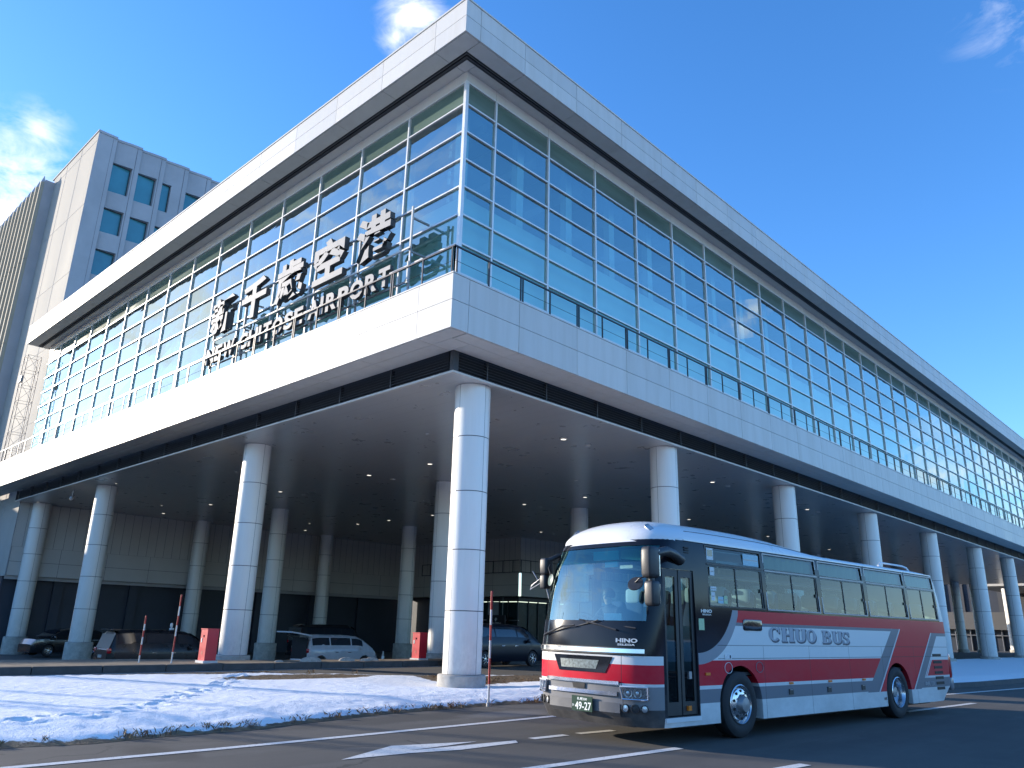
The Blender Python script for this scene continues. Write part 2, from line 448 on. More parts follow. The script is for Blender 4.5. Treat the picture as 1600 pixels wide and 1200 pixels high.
def text_shape(body, offset=0.0, extrude=0.0, space=1.0):
    cu = bpy.data.curves.new('t', 'FONT'); cu.body = body; cu.size = 1; cu.offset = offset; cu.extrude = extrude; cu.space_character = space
    cu.resolution_u = 3
    ob = bpy.data.objects.new('t', cu); C.objects.link(ob)
    dg = bpy.context.evaluated_depsgraph_get(); dg.update()
    me = ob.evaluated_get(dg).to_mesh()
    vs = [v.co.copy() for v in me.vertices]; fs = [tuple(p.vertices) for p in me.polygons]; nr = [p.normal.copy() for p in me.polygons]
    ob.evaluated_get(dg).to_mesh_clear(); bpy.data.objects.remove(ob, do_unlink=True)
    return vs, fs, nr
def put_text(mb, body, origin, u, v, w, h, mat, side=None, offset=0.0, depth=0.004, space=1.0, shear=0):
    """writing set flat on a surface: bottom-left at origin, w wide along u, h high along v"""
    vs, fs, nr = text_shape(body, offset, .5, space)
    x0 = min(p.x for p in vs); x1 = max(p.x for p in vs); y0 = min(p.y for p in vs); y1 = max(p.y for p in vs)
    u = Vector(u).normalized(); v = Vector(v).normalized(); n = u.cross(v); o = Vector(origin)
    out = []
    for p in vs:
        fy = (p.y-y0)/(y1-y0)
        out.append(o + u*((p.x-x0)/(x1-x0)*w + shear*fy*h) + v*(fy*h) + n*(p.z+.5)*depth)
    fa = [f for f, q in zip(fs, nr) if q.z > .5]; fb = [f for f, q in zip(fs, nr) if q.z <= .5]
    mb.raw(out, fa, mat); mb.raw(out, fb, side or mat)

# ------------------------------------------------------------------ ground
def vnoise(x, y, seed=0):
    r = np.random.RandomState(seed); T = r.rand(256, 256)
    xi = np.floor(x).astype(int); yi = np.floor(y).astype(int); fx = x-xi; fy = y-yi
    fx = fx*fx*(3-2*fx); fy = fy*fy*(3-2*fy)
    a = T[xi % 256, yi % 256]; b = T[(xi+1) % 256, yi % 256]; c = T[xi % 256, (yi+1) % 256]; d = T[(xi+1) % 256, (yi+1) % 256]
    return (a*(1-fx)+b*fx)*(1-fy)+(c*(1-fx)+d*fx)*fy
def fbm(x, y, oct=4, seed=0):
    s = 0; a = .5
    for i in range(oct): s = s+a*vnoise(x*2**i, y*2**i, seed+i); a *= .5
    return s
def sstep(t):
    t = np.clip(t, 0, 1); return t*t*(3-2*t)
def ground_z(x, y):
    t = sstep((-31.0 - x)/4.0)
    far = 1-sstep((y-55)/25.0)
    near = sstep((y+2)/8.0)
    return -.70*t*(.35+.65*far)
xs = np.unique(np.concatenate([np.linspace(-1200, -150, 6), np.arange(-150, -60, 15), np.arange(-60, -26, 1.0), np.arange(-26, 60, 6), np.linspace(60, 1200, 6)]))
ys = np.unique(np.concatenate([np.linspace(-1200, -150, 6), np.arange(-150, -20, 20), np.arange(-20, 130, 5), np.linspace(130, 2200, 8)]))
g = MB()
g.grid([[(x, y, float(ground_z(x, y))) for x in xs] for y in ys], asphalt)
struct(g.build('ground', fix=False, smooth=True))

def curve_x(pts):
    P = sorted(pts); yy = np.array([p[0] for p in P]); xx = np.array([p[1] for p in P])
    return lambda y: np.interp(y, yy, xx)
edge_line = curve_x([(-20, -11.2), (0, -10.85), (6, -10.68), (13.8, -10.78), (21, -9.4), (27.9, -7.9), (34.8, -7.15), (50, -6.1), (80, -4), (130, 0)])
xF = curve_x([(-20, -12.0), (3.5, -12.35), (4.5, -12.1), (7, -12.2), (10, -12.85), (13, -12.95), (15.5, -12.7), (20, -11.7), (28, -9.5), (34, -8.6), (50, -7.6), (80, -5.6), (130, -1.8)])
xB = curve_x([(-20, -25.0), (8, -24.6), (12, -23.6), (15, -22.5), (17, -21.0), (20, -19.6), (25, -18.9), (40, -18.8), (70, -19.2), (130, -19.5)])
def strip(mb, ya, yb, off, w, z=.006, mat=line_m, step=1.0, fn=None):
    fn = fn or edge_line
    n = max(2, int(abs(yb-ya)/step)+1); yy = np.linspace(ya, yb, n)
    mb.grid([[(float(fn(y))+off-w/2, float(y), z), (float(fn(y))+off+w/2, float(y), z)] for y in yy], mat)
mk = MB()
strip(mk, -14, 13.9, 0, .17)
strip(mk, 14.4, 120, 0, .17)
struct(mk.build('road_edge_line', fix=False))
mk = MB()
def seg(mb, a, b, w, z=.006):
    a = Vector((*a, z)); b = Vector((*b, z)); d = (b-a).normalized(); n = Vector((-d.y, d.x, 0))*w/2
    mb.poly([a-n, b-n, b+n, a+n], line_m)
seg(mk, (-8.84, 9.85), (-8.80, 10.65), .16); seg(mk, (-8.79, 10.95), (-8.70, 11.8), .16)
seg(mk, (-5.03, 10.15), (-4.95, 11.0), .17)
seg(mk, (-6.70, 20.5), (-6.40, 25.0), .17); seg(mk, (-6.0, 31), (-5.6, 35.5), .17); seg(mk, (-5.3, 42), (-4.8, 47), .17)
struct(mk.build('lane_dashes', fix=False))
mk = MB(); seg(mk, (-7.35, 3.0), (-6.83, 10.9), .17); struct(mk.build('lane_line', fix=False))
mk = MB()
for t in ([(-8.96, 6.38), (-8.86, 7.41), (-9.05, 7.50), (-9.53, 7.63)], [(-9.53, 7.63), (-9.05, 7.50), (-9.07, 8.28), (-9.42, 7.99)], [(-9.42, 7.99), (-9.07, 8.28), (-9.12, 8.93)], [(-8.86, 7.41), (-8.66, 8.17), (-8.97, 8.30), (-9.05, 7.50)], [(-8.66, 8.17), (-8.66, 9.35), (-8.85, 9.50), (-8.97, 8.30)]):
    mk.poly([(x, y, .006) for x, y in t], line_m)
struct(mk.build('lane_arrow', fix=False))

# snow verge between the two roads
def snow_patch(name, y0, y1, dy, nv):
    yy = np.arange(y0, y1+1e-6, dy); vv = np.linspace(0, 1, nv)
    Y, V = np.meshgrid(yy, vv, indexing='ij')
    XF = xF(Y)+.18*(fbm(Y*1.1, Y*0+3, 4, 5)-.5); XB = xB(Y)+.9*(fbm(Y*.8, Y*0+9, 4, 15)-.5); X = XF+(XB-XF)*V
    dF = XF-X; dB = X-XB
    cover = np.minimum(dF/.42, dB/.5); cover = np.clip(cover, 0, 1)
    for (bx, by, rx, ry, s) in ((-20.8, 13.2, 1.0, 2.6, 1.3), (-18.9, 17.5, 1.6, 1.1, 1.2), (-17.6, 20.0, 1.2, 2.4, 1.2), (-16.3, 19.6, .9, 1.0, .7), (-23.6, 12.5, .6, 3.0, .7)):
        cover = cover - s*np.exp(-(((X-bx)/rx)**2+((Y-by)/ry)**2)**1.5)
    cover = np.clip(cover, 0, 1)
    big = fbm(X*.35, Y*.35, 3, 30); med = fbm(X*1.7, Y*1.7, 4, 40); sml = fbm(X*6, Y*6, 3, 50)
    Z = .004+.031*np.clip(np.minimum(dF/.3, dB/.3), 0, 1)+sstep(np.minimum(dF/1.6, dB/1.4))*(.09+.05*big)+cover*(.045+.022*(med-.45)+.04*(sml-.45))
    kk = np.exp(-(((X+17.2)/2.3)**2+((Y-16.1)/2.3)**2)**1.5); Z = Z*(1-kk)+.035*kk
    if y0 < 5:
        rs = np.random.RandomState(3)
        path = [(-13.2, .5), (-13.6, 2.6), (-13.8, 4.2), (-13.9, 5.6), (-14.8, 6.5), (-16.0, 7.3), (-16.9, 8.1), (-18.2, 9.2), (-20.3, 10.8), (-22.2, 12.0)]
        for a, b in zip(path[:-1], path[1:]):
            L = math.hypot(b[0]-a[0], b[1]-a[1]); k = max(2, int(L/.27))
            for i in range(k):
                for rep in range(2):
                    t = (i+rs.rand())/k; cx = a[0]+(b[0]-a[0])*t+rs.randn()*.16; cy = a[1]+(b[1]-a[1])*t+rs.randn()*.16
                    r = .09+.05*rs.rand(); d2 = ((X-cx)**2+(Y-cy)**2)/r**2
                    Z = Z - .055*np.exp(-d2)+.018*np.exp(-((np.sqrt(d2)-1.5)/.5)**2)
    mb = MB()
    P = np.stack([X, Y, Z], -1)
    ny, nx = X.shape
    me = bpy.data.meshes.new(name)
    idx = np.arange(ny*nx).reshape(ny, nx)
    F = np.stack([idx[:-1, :-1], idx[1:, :-1], idx[1:, 1:], idx[:-1, 1:]], -1).reshape(-1, 4)
    me.from_pydata(P.reshape(-1, 3).tolist(), [], F.tolist())
    at = me.attributes.new('cover', 'FLOAT', 'POINT'); at.data.foreach_set('value', cover.reshape(-1).astype(np.float32))
    me.materials.append(snow_m); me.polygons.foreach_set('use_smooth', [True]*len(F)); me.update()
    bm = bmesh.new(); bm.from_mesh(me); bmesh.ops.recalc_face_normals(bm, faces=bm.faces)
    if sum(f.normal.z for f in list(bm.faces)[:200]) < 0: bmesh.ops.reverse_faces(bm, faces=bm.faces)
    bm.to_mesh(me); bm.free()
    ob = bpy.data.objects.new(name, me); C.objects.link(ob); struct(ob)
    return P, cover
P1, cov1 = snow_patch('snow', -4.0, 22.0, .07, 170)
snow_patch('snow', 22.0, 128.0, .6, 40)
snow_patch('snow', -24.0, -4.0, .5, 40)

# dry grass tufts poking out along the melted edges
def blades(name, spots, hh=(.05, .13)):
    mb = MB(); cols = [sm('dry_grass_brown', (.17, .09, .04), .9, 0, .3, 20), sm('dry_grass_straw', (.33, .22, .11), .9, 0, .3, 20)]
    for (x, y, z, n, r) in spots:
        for i in range(n):
            a = random.uniform(0, 2*PI); q = r*math.sqrt(random.random()); bx = x+q*math.cos(a); by = y+q*math.sin(a)
            h = random.uniform(*hh); w = .006; t = random.uniform(0, 2*PI); lx = random.uniform(-.09, .09); ly = random.uniform(-.09, .09)
            dx = w*math.cos(t); dy = w*math.sin(t); c = cols[random.random() < .4]
            mb.poly([(bx-dx, by-dy, z-.02), (bx+dx, by+dy, z-.02), (bx+lx*.4+dx*.7, by+ly*.4+dy*.7, z+h*.6), (bx+lx, by+ly, z+h)], c)
    ob = mb.build(name, fix=False); ob['kind'] = 'stuff'; return ob
spots = []
y = -3.0
while y < 21:
    if random.random() < .62+.3*math.sin(y*1.3):
        spots.append((float(xF(y))-random.uniform(.05, .42), y, .04, random.randint(8, 20), random.uniform(.06, .20)))
    y += random.uniform(.06, .22)
for (bx, by, rx, ry, n) in ((-20.8, 13.2, 1.0, 2.4, 130), (-18.9, 17.6, 1.4, 1.1, 90), (-17.2, 20.2, 1.4, 2.0, 110), (-23.4, 12.3, .6, 3.5, 40)):
    for i in range(n):
        spots.append((bx+random.gauss(0, rx*.5), by+random.gauss(0, ry*.5), .08, 14, .14))
blades('dry_grass', spots, (.03, .10))

# kerb along the snow beyond the bus
kb = MB()
yy = np.arange(17.5, 128, 1.0)
for a in yy:
    b = a+.985; xa = float(xF(a))+.05; xb = float(xF(b))+.05
    kb.raw([(xa, a, 0), (xa+.16, a, 0), (xb+.16, b, 0), (xb, b, 0), (xa, a, .16), (xa+.14, a, .15), (xb+.14, b, .15), (xb, b, .16)],
           [(4, 5, 6, 7), (1, 2, 6, 5), (0, 1, 5, 4), (2, 3, 7, 6)], kerb_m)
struct(kb.build('kerb', fix=False))
# raised island on the far side of the second road
isl = MB()
isl_back = curve_x([(-30, -33.0), (13.4, -31.2), (15.2, -29.2), (24, -28.6), (30, -28.4)])
rows = []
for y in np.arange(-30, 30.01, .4):
    xb_ = float(isl_back(y)); n = 12
    rows.append([(-27.2+(xb_+27.2)*k/n, y, .20+.05*float(fbm(np.array(y*1.3), np.array(k*1.1), 3, 77))*(1 if 0 < k < n else 0)-(.0 if k < n else .9)) for k in range(n+1)])
isl.grid(rows, dirt_m)
struct(isl.build('island_verge', fix=False, smooth=True))
kb = MB()
y = -30.0
while y < 30:
    kb.box(-27.22, -27.04, y, y+1.97, -.05, .215, kerb_m); y += 2.0
struct(kb.build('island_kerb'))
mk = MB(); strip(mk, -20, 60, 0, .14, fn=lambda y: y*0-26.45); struct(mk.build('far_road_line', fix=False))
# low snow remnants on the island
rk = MB()
for (x, y, r) in ((-27.6, 17.9, .28), (-27.7, 19.6, .22), (-27.5, 20.4, .16), (-27.8, 20.9, .2), (-27.6, 16.5, .12)):
    vs = []; 
    for i in range(7):
        for j in range(14):
            a = 2*PI*j/14; ph = i/6*PI/2; rr = r*math.cos(ph)*(1+.25*math.sin(3*a+x*5))
            vs.append((x+rr*math.cos(a), y+1.5*rr*math.sin(a), .2+.75*r*math.sin(ph)))
    rk.grid([vs[i*14:(i+1)*14] for i in range(7)], sm('dirty_snow', (.42, .38, .33), .9, 0, .3, 12, .5, 20), close=True)
ob = rk.build('dirty_snow', smooth=True); ob['kind'] = 'stuff'

# ------------------------------------------------------------------ airport terminal
BX, BY = -15.06, 13.19          # outer corner of the bands
XL, YR = -59.3, 123.0           # far ends of the two faces
GX, GY = BX-1.35, BY+1.35       # glazing planes
term = thing('airport_terminal', 'white two storey airport terminal with a glazed upper floor raised on round columns', 'airport terminal', (BX, BY, 0))
def tb(mb, name, parent=term, **k):
    ob = mb.build(name, None, **k)
    o = term.location
    for v in ob.data.vertices: v.co.x -= o.x; v.co.y -= o.y; v.co.z -= o.z
    ob.parent = parent
    return ob
joints_R = [BY, BY+.65] + [15.95+2.795*k for k in range(39)]
joints_R = [j for j in joints_R if j < YR] + [YR]
joints_L = [BX] + [-16.55-2.83*k for k in range(20)]
def joint_L(x1): return [j for j in joints_L if j > x1+.3]+[x1]
def clad(mb, face, js, zs, out, thick, mat, gap=.016):
    """rows of flat panels with open joints, on the y (left) or x (right) face"""
    for a, b in zip(js[:-1], js[1:]):
        lo, hi = min(a, b)+gap/2, max(a, b)-gap/2
        if a == js[0]:
            if face == 'L': hi = max(a, b)
            else: lo = min(a, b)
        for z0, z1 in zip(zs[:-1], zs[1:]):
            if face == 'L': mb.box(lo, hi, out, out+thick, z0+gap/2, z1-gap/2, mat)
            else: mb.box(out-thick, out, lo, hi, z0+gap/2, z1-gap/2, mat)
def mitre_corner(mb, zs, mat, gap=.016):
    pass
t = .06
for nm, zs, xl in (('roof_fascia', [19.56, 20.17, 20.80], XL), ('floor_band', [9.54, 10.39, 11.19], -66.0)):
    mb = MB()
    jl = joint_L(xl)
    clad(mb, 'L', jl, zs, BY, t, panel)
    jr = [BY+t]+joints_R[1:]
    clad(mb, 'R', jr, zs, BX, t, panel)
    # dark backing seen through the joints
    z0, z1 = zs[0]+.02, zs[-1]-.02
    mb.box(xl+.02, BX-t-.006, BY+t+.004, BY+t+.03, z0, z1, seam_m)
    mb.box(BX-t-.03, BX-t-.006, BY+t+.034, YR-.02, z0, z1, seam_m)
    if nm == 'roof_fascia':
        mb.box(XL, XL+.06, BY+t+.002, GY+.5, z0, z1, panel)
        # capping
        mb.box(XL-.02, BX+.03, BY-.03, BY+.30, 20.805, 20.86, panel)
        mb.box(BX-.30, BX+.03, BY+.303, YR, 20.805, 20.86, panel)
    else:
        mb.box(xl, BX+.012, BY-.012, BY+.20, 11.195, 11.235, panel)
        mb.box(BX-.20, BX+.012, BY+.203, YR, 11.195, 11.235, panel)
    tb(mb, nm)
# flat soffits with joints
def soffit(name, z, o0, o1, mat, xl, step_gap=.016, cuts=()):
    """ring of soffit panels between offsets o0 and o1 inside the outer line"""
    mb = MB(); offs = [o0]+list(cuts)+[o1]
    for a, b in zip(offs[:-1], offs[1:]):
        a2, b2 = a+step_gap/2, b-step_gap/2
        js = joint_L(xl); js[0] = BX-a2
        for i, (p, q) in enumerate(zip(js[:-1], js[1:])):
            hi, lo = p-step_gap/2, q+step_gap/2
            if hi-lo < .05: continue
            mb.box(lo, hi if i else BX-a2, BY+a2, BY+b2, z, z+.03, mat)
        js = [j for j in joints_R if j > BY+b2+.02]; js = [BY+b2+step_gap]+js
        for p, q in zip(js[:-1], js[1:]):
            if q-p > .06: mb.box(BX-b2, BX-a2, p+step_gap/2, q-step_gap/2, z, z+.03, mat)
    mb.box(xl, BX-o0-.01, BY+o0+.01, BY+o1-.005, z+.035, z+.05, seam_m)
    mb.box(BX-o1+.005, BX-o0-.01, BY+o1, YR, z+.035, z+.05, seam_m)
    return tb(mb, name)
soffit('roof_soffit', 19.56, .065, .66, soffit_m, XL+.07)
soffit('roof_soffit', 19.60, .94, 1.37, soffit_m, XL+.07)
mb = MB()   # recessed slot between the two soffits
slot_m = sm('slot_metal', (.16, .16, .165), .5, .3, .05, 3)
mb.box(XL+.07, BX-.66, BY+.66, BY+.94, 19.72, 19.76, rail_m); mb.box(BX-.94, BX-.66, BY+.94, YR, 19.72, 19.76, rail_m)
mb.box(XL+.07, BX-.66, BY+.645, BY+.66, 19.57, 19.72, slot_m); mb.box(BX-.66, BX-.645, BY+.66, YR, 19.57, 19.72, slot_m)
mb.box(XL+.07, BX-.94, BY+.94, BY+.955, 19.57, 19.72, slot_m); mb.box(BX-.955, BX-.94, BY+.955, YR, 19.57, 19.72, slot_m)
for k in (.74, .86):
    mb.box(XL+.07, BX-k, BY+k, BY+k+.02, 19.57, 19.62, slot_m); mb.box(BX-k-.02, BX-k, BY+k+.03, YR, 19.57, 19.62, slot_m)
tb(mb, 'soffit_slot')
mb = MB()   # reveal panels above the glazing
js = joint_L(XL+.6)
clad(mb, 'L', [GX]+[j for j in js[1:] if j < GX-.3], [19.17, 19.60], GY, .05, soffit_m)
clad(mb, 'R', [GY+.05]+[j for j in joints_R if j > GY+.6], [19.17, 19.60], GX, .05, soffit_m)
mb.box(XL+.6, GX-.06, GY+.06, GY+.3, 19.18, 19.62, seam_m); mb.box(GX-.3, GX-.06, GY+.3, YR, 19.18, 19.62, seam_m)
tb(mb, 'reveal_panel')
mb = MB()   # roof deck
mb.box(XL+.02, BX-.1, BY+.1, YR, 20.55, 20.70, sm('roof_membrane', (.3, .3, .3), .9))
tb(mb, 'roof_deck')
# underside of the floor band, louvre, ceiling
LX, LY = -16.38, 14.53
soffit('band_soffit', 9.54, .062, 1.32, soffit_m, -66.0, cuts=(.62,))
mb = MB()
n = 7; dz = .64/n
js = joint_L(-59.2)
mb.box(-59.2, LX-.16, LY+.14, LY+.16, 8.90, 9.54, seam_m); mb.box(LX-.16, LX-.14, LY+.16, YR, 8.90, 9.54, seam_m)
for i in range(n):
    z = 8.92+i*dz
    # sloping blades
    x0 = -59.2; x1 = LX-.03
    mb.raw([(x0, LY, z), (x1, LY, z), (x1-.09, LY+.10, z+.055), (x0, LY+.10, z+.055), (x0, LY, z+.018), (x1, LY, z+.018), (x1-.09, LY+.10, z+.073), (x0, LY+.10, z+.073)],
           [(0, 1, 2, 3), (4, 7, 6, 5), (0, 4, 5, 1), (2, 6, 7, 3)], louvre_m)
    y0 = LY+.03; y1 = YR
    mb.raw([(LX, y0, z), (LX, y1, z), (LX-.10, y1, z+.055), (LX-.10, y0+.09, z+.055), (LX, y0, z+.018), (LX, y1, z+.018), (LX-.10, y1, z+.073), (LX-.10, y0+.09, z+.073)],
           [(3, 2, 1, 0), (5, 6, 7, 4), (0, 1, 5, 4), (2, 3, 7, 6)], louvre_m)
for x in [j for j in js[1:]]:
    mb.box(x-.025, x+.025, LY-.012, LY+.12, 8.90, 9.54, louvre_m)
for y in [j for j in joints_R if j > LY+.5]:
    mb.box(LX-.12, LX+.012, y-.025, y+.025, 8.90, 9.54, louvre_m)
mb.box(LX-.20, LX+.012, LY-.012, LY+.20, 8.90, 9.54, louvre_m)
tb(mb, 'louvre')
mb = MB()
mb.box(-59.25, LX-.06, LY+.06, YR, 8.87, 8.895, ceil_m)
ce = tb(mb, 'canopy_ceiling')
mb = MB()
mb.box(-59.25, LX+.03, LY-.03, LY+.06, 8.84, 8.90, panel); mb.box(LX-.06, LX+.03, LY+.06, YR, 8.84, 8.90, panel)
tb(mb, 'ceiling_trim')
mb = MB(); mb.box(-59.25, LX-.3, LY+.3, YR, 9.6, 11.0, seam_m); tb(mb, 'floor_slab')

# columns
COLS = [(x, y) for y in (16.1, 27.0, 38.15, 49.7, 61.5, 73.4, 84.4, 95.8, 107, 118) for x in (-17.15, -30.5)]
COLS += [(-47.5, 16.1), (-59.0+.1, 16.1), (-47.3, 27.15), (-47.1, 38.15), (-58.35, 27.1), (-58.2, 38.15), (-29.2, 122.0)]
def col_mesh():
    mb = MB(); r = .556; zs = [.36, 2.08, 3.80, 5.52, 7.20, 8.868]
    mb.lathe([(r-.012, .34), (r-.012, 8.868)], seam_m, 32)
    A0 = R(-88)
    for q in range(4):
        a0 = A0+q*PI/2+.012; a1 = A0+(q+1)*PI/2-.012; n = 14
        for z0, z1 in zip(zs[:-1], zs[1:]):
            g0, g1 = z0+.012, z1-.012
            mb.grid([[(r*math.cos(a0+(a1-a0)*i/n), r*math.sin(a0+(a1-a0)*i/n), z) for i in range(n+1)] for z in (g0, g1)], column_m)
    return mb
proto = col_mesh().build('column', None, smooth=True)
pl = MB(); pl.lathe([(.69, -1.2), (.69, .33), (.66, .36), (.50, .362)], concrete, 48); plo = pl.build('plinth', None, smooth=True)
o = term.location
for i, (x, y) in enumerate(COLS):
    c = proto if i == 0 else proto.copy(); p = plo if i == 0 else plo.copy()
    if i: C.objects.link(c); C.objects.link(p)
    c.parent = term; c.location = (x-o.x, y-o.y, 0); p.parent = c

# glazing: one window bay at a time
ZT = [11.18, 12.10, 13.13, 14.16, 15.18, 16.20, 17.24, 18.30, 19.15]
def bay_L(x0, x1):
    w = MB(); fr = MB()
    for i, (a, b) in enumerate(zip(ZT[:-1], ZT[1:])):
        j = [random.uniform(-.008, .008) for _ in range(4)]
        w.raw([(x0, GY+.03+j[0], a), (x1, GY+.03+j[1], a), (x1, GY+.03+j[2], b), (x0, GY+.03+j[3], b)], [(0, 1, 2, 3)], top_glass if i == 7 else facade_glass)
    m = .035
    fr.box(x1-m, x1+m, GY-.045, GY+.09, 11.18, 19.165, mullion_m)
    fr.box(x1-m-.018, x1-m-.001, GY+.0, GY+.06, 11.18, 19.165, mullion_dark)
    for z in ZT[1:]:
        fr.box(x0+m+.002, x1-m-.02, GY-.038, GY+.06, z-.025, z+.025, mullion_m)
    return w, fr
def bay_R(y0, y1):
    w = MB(); fr = MB()
    for i, (a, b) in enumerate(zip(ZT[:-1], ZT[1:])):
        j = [random.uniform(-.008, .008) for _ in range(4)]
        w.raw([(GX-.03+j[0], y0, a), (GX-.03+j[1], y1, a), (GX-.03+j[2], y1, b), (GX-.03+j[3], y0, b)], [(0, 1, 2, 3)], top_glass if i == 7 else facade_glass)
    m = .035
    fr.box(GX-.09, GX+.045, y0-m, y0+m, 11.18, 19.165, mullion_m)
    fr.box(GX-.06, GX+.0, y0+m+.001, y0+m+.02, 11.18, 19.165, mullion_dark)
    for z in ZT[1:]:
        fr.box(GX-.06, GX+.038, y0+m+.022, y1-m-.002, z-.028, z+.028, mullion_m)
    return w, fr
xj = [GX]+[-16.55-2.83*k for k in range(1, 15)]+[-58.6]
yj = [GY]+[15.95+2.795*k for k in range(0, 38)]+[YR-.2]
bays = [bay_L(b, a) for a, b in zip(xj[:-1], xj[1:])]+[bay_R(a, b) for a, b in zip(yj[:-1], yj[1:])]
for w, fr in bays:
    wo_ = tb(w, 'window', fix=False)
    f_ = tb(fr, 'window_frame', parent=wo_)
mb = MB(); mb.box(GX-.06, GX+.06, GY-.06, GY+.06, 11.17, 19.17, mullion_m); tb(mb, 'corner_post')

# interior seen through the glass
mb = MB(); mb.box(-58.5, GX-.1, GY+.1, YR-.3, 19.14, 19.2, inner_white); tb(mb, 'interior_ceiling')
mb = MB()
for k in range(40):
    y = GY+2.0+k*2.795
    if y < YR-3: mb.box(-38, GX-1.1, y, y+.35, 18.75, 19.13, inner_white)
tb(mb, 'ceiling_beam')
mb = MB(); mb.box(-58.5, GX-.1, GY+.1, YR-.3, 11.02, 11.10, inner_floor); tb(mb, 'interior_floor')
mb = MB()
for x in [-16.55-2.83*k for k in range(1, 15)]:
    mb.box(x+1.2, x+1.42, GY+1.3, GY+1.5, 15.1, 19.13, inner_white)
for k in range(38):
    y = 15.95+2.795*k
    mb.box(GX-1.0, GX-.72, y-.9, y-.55, 11.1, 19.13, inner_white)
tb(mb, 'interior_fin')
mb = MB()
mb.box(-58.5, GX-.35, GY+.42, GY+.46, 11.1, 15.14, part_m); mb.box(GX-.46, GX-.42, GY+.47, YR-.3, 11.1, 15.14, part_m)
tb(mb, 'window_screen')
mb = MB(); mb.box(-58.5, -31, 31, 31.2, 11.1, 19.13, inner_white); mb.box(-31.2, -31, 31.21, YR-.3, 11.1, 19.13, inner_white)
mb.box(-58.7, -58.52, GY+.1, 31, 11.1, 19.6, inner_white)
tb(mb, 'interior_wall')
# lit and unlit ceiling strips inside
mb = MB()
for k in range(36):
    y = GY+3.3+k*2.795
    if y < YR-4: mb.box(-24, GX-2.0, y, y+.25, 19.08, 19.12, inner_white)
tb(mb, 'ceiling_strip')
# white dashes put in for the lit spots on columns behind the left glazing
mb = MB()
for x in [-16.55-2.83*k for k in range(0, 15)]:
    for q in range(9):
        if q % 3 == 2: continue
        z = 15.35+q*.36; mb.box(x-1.75, x-1.66, GY+1.0, GY+1.06, z, z+random.uniform(.12, .28), inner_white)
tb(mb, 'lit_column_dash')

# railing on the ledge
def railing(a, b, name='railing'):
    mb = MB(); a = Vector(a); b = Vector(b); d = (b-a); L = d.length; d.normalize()
    step = 1.4 if abs(d.y) > .5 else 1.415
    mb.bar(a+Vector((0, 0, .92)), b+Vector((0, 0, .92)), .05, .045, rail_m)
    mb.tube([a+Vector((0, 0, .46)), b+Vector((0, 0, .46))], .007, rail_m, 5)
    k = 0
    while k*step < L+.01:
        p = a+d*(k*step); mb.box(p.x-.02, p.x+.02, p.y-.02, p.y+.02, p.z, p.z+.9, rail_m)
        if k % 2 == 0:
            q = p+d*.10; mb.box(q.x-.02, q.x+.02, q.y-.02, q.y+.02, q.z, q.z+.9, rail_m)
        k += 1
    return tb(mb, name)
railing((BX-.16, BY+.16, 11.235), (-61.2, BY+.16, 11.235))
railing((BX-.16, BY+.16, 11.235), (BX-.16, YR, 11.235))

# recessed downlights in the canopy ceiling
def downlight(x, y, lit=True, r=.11):
    mb = MB(); mb.lathe([(r+.03, 8.869), (r+.03, 8.85), (r, 8.845)], panel, 20, Matrix.Translation((x, y, 0)))
    ring = tb(mb, 'downlight')
    mb = MB(); mb.lathe([(r, 8.850), (.5*r, 8.848), (.001, 8.848)], lit_lamp if lit else inner_white, 16, Matrix.Translation((x, y, 0))); tb(mb, 'lamp', parent=ring)
for x in (-19.3, -27.4, -32.1, -40.6, -45.4, -49.2, -56.4):
    for y in (23.15, 34.8, 46.0, 57.5, 69.2, 81):
        if x < -44 and y > 47: continue
        if x < -42 and 40 < y: continue
        downlight(x, y); 
        if x in (-19.3, -32.1, -40.6): downlight(x+.02, y+1.5, lit=False, r=.10)
for (x, y) in ((-58.2, 15.6), (-46.0, 16.0), (-37.0, 18.5), (-23.0, 19.2), (-24.6, 30.5), (-36.2, 30.2), (-23.5, 41.2), (-52.6, 21.4), (-52.2, 32.5)):
    downlight(x, y, lit=random.random() < .5, r=.055)
# small camera dome / detector under the ceiling
cm = MB(); cm.lathe([(.05, 8.86), (.05, 8.5), (.12, 8.45), (.14, 8.35), (.10, 8.24), (.001, 8.2)], steel_grey, 16, Matrix.Translation((-50.6, 15.3, 0)))
cm.bar((-50.6, 15.3, 8.42), (-50.3, 15.1, 8.62), .04, .04, steel_grey); cm.bar((-50.6, 15.3, 8.42), (-50.9, 15.5, 8.60), .04, .04, steel_grey)
tag(cm.build('security_camera'), 'small grey security camera hanging under the canopy ceiling near the left columns', 'security camera')

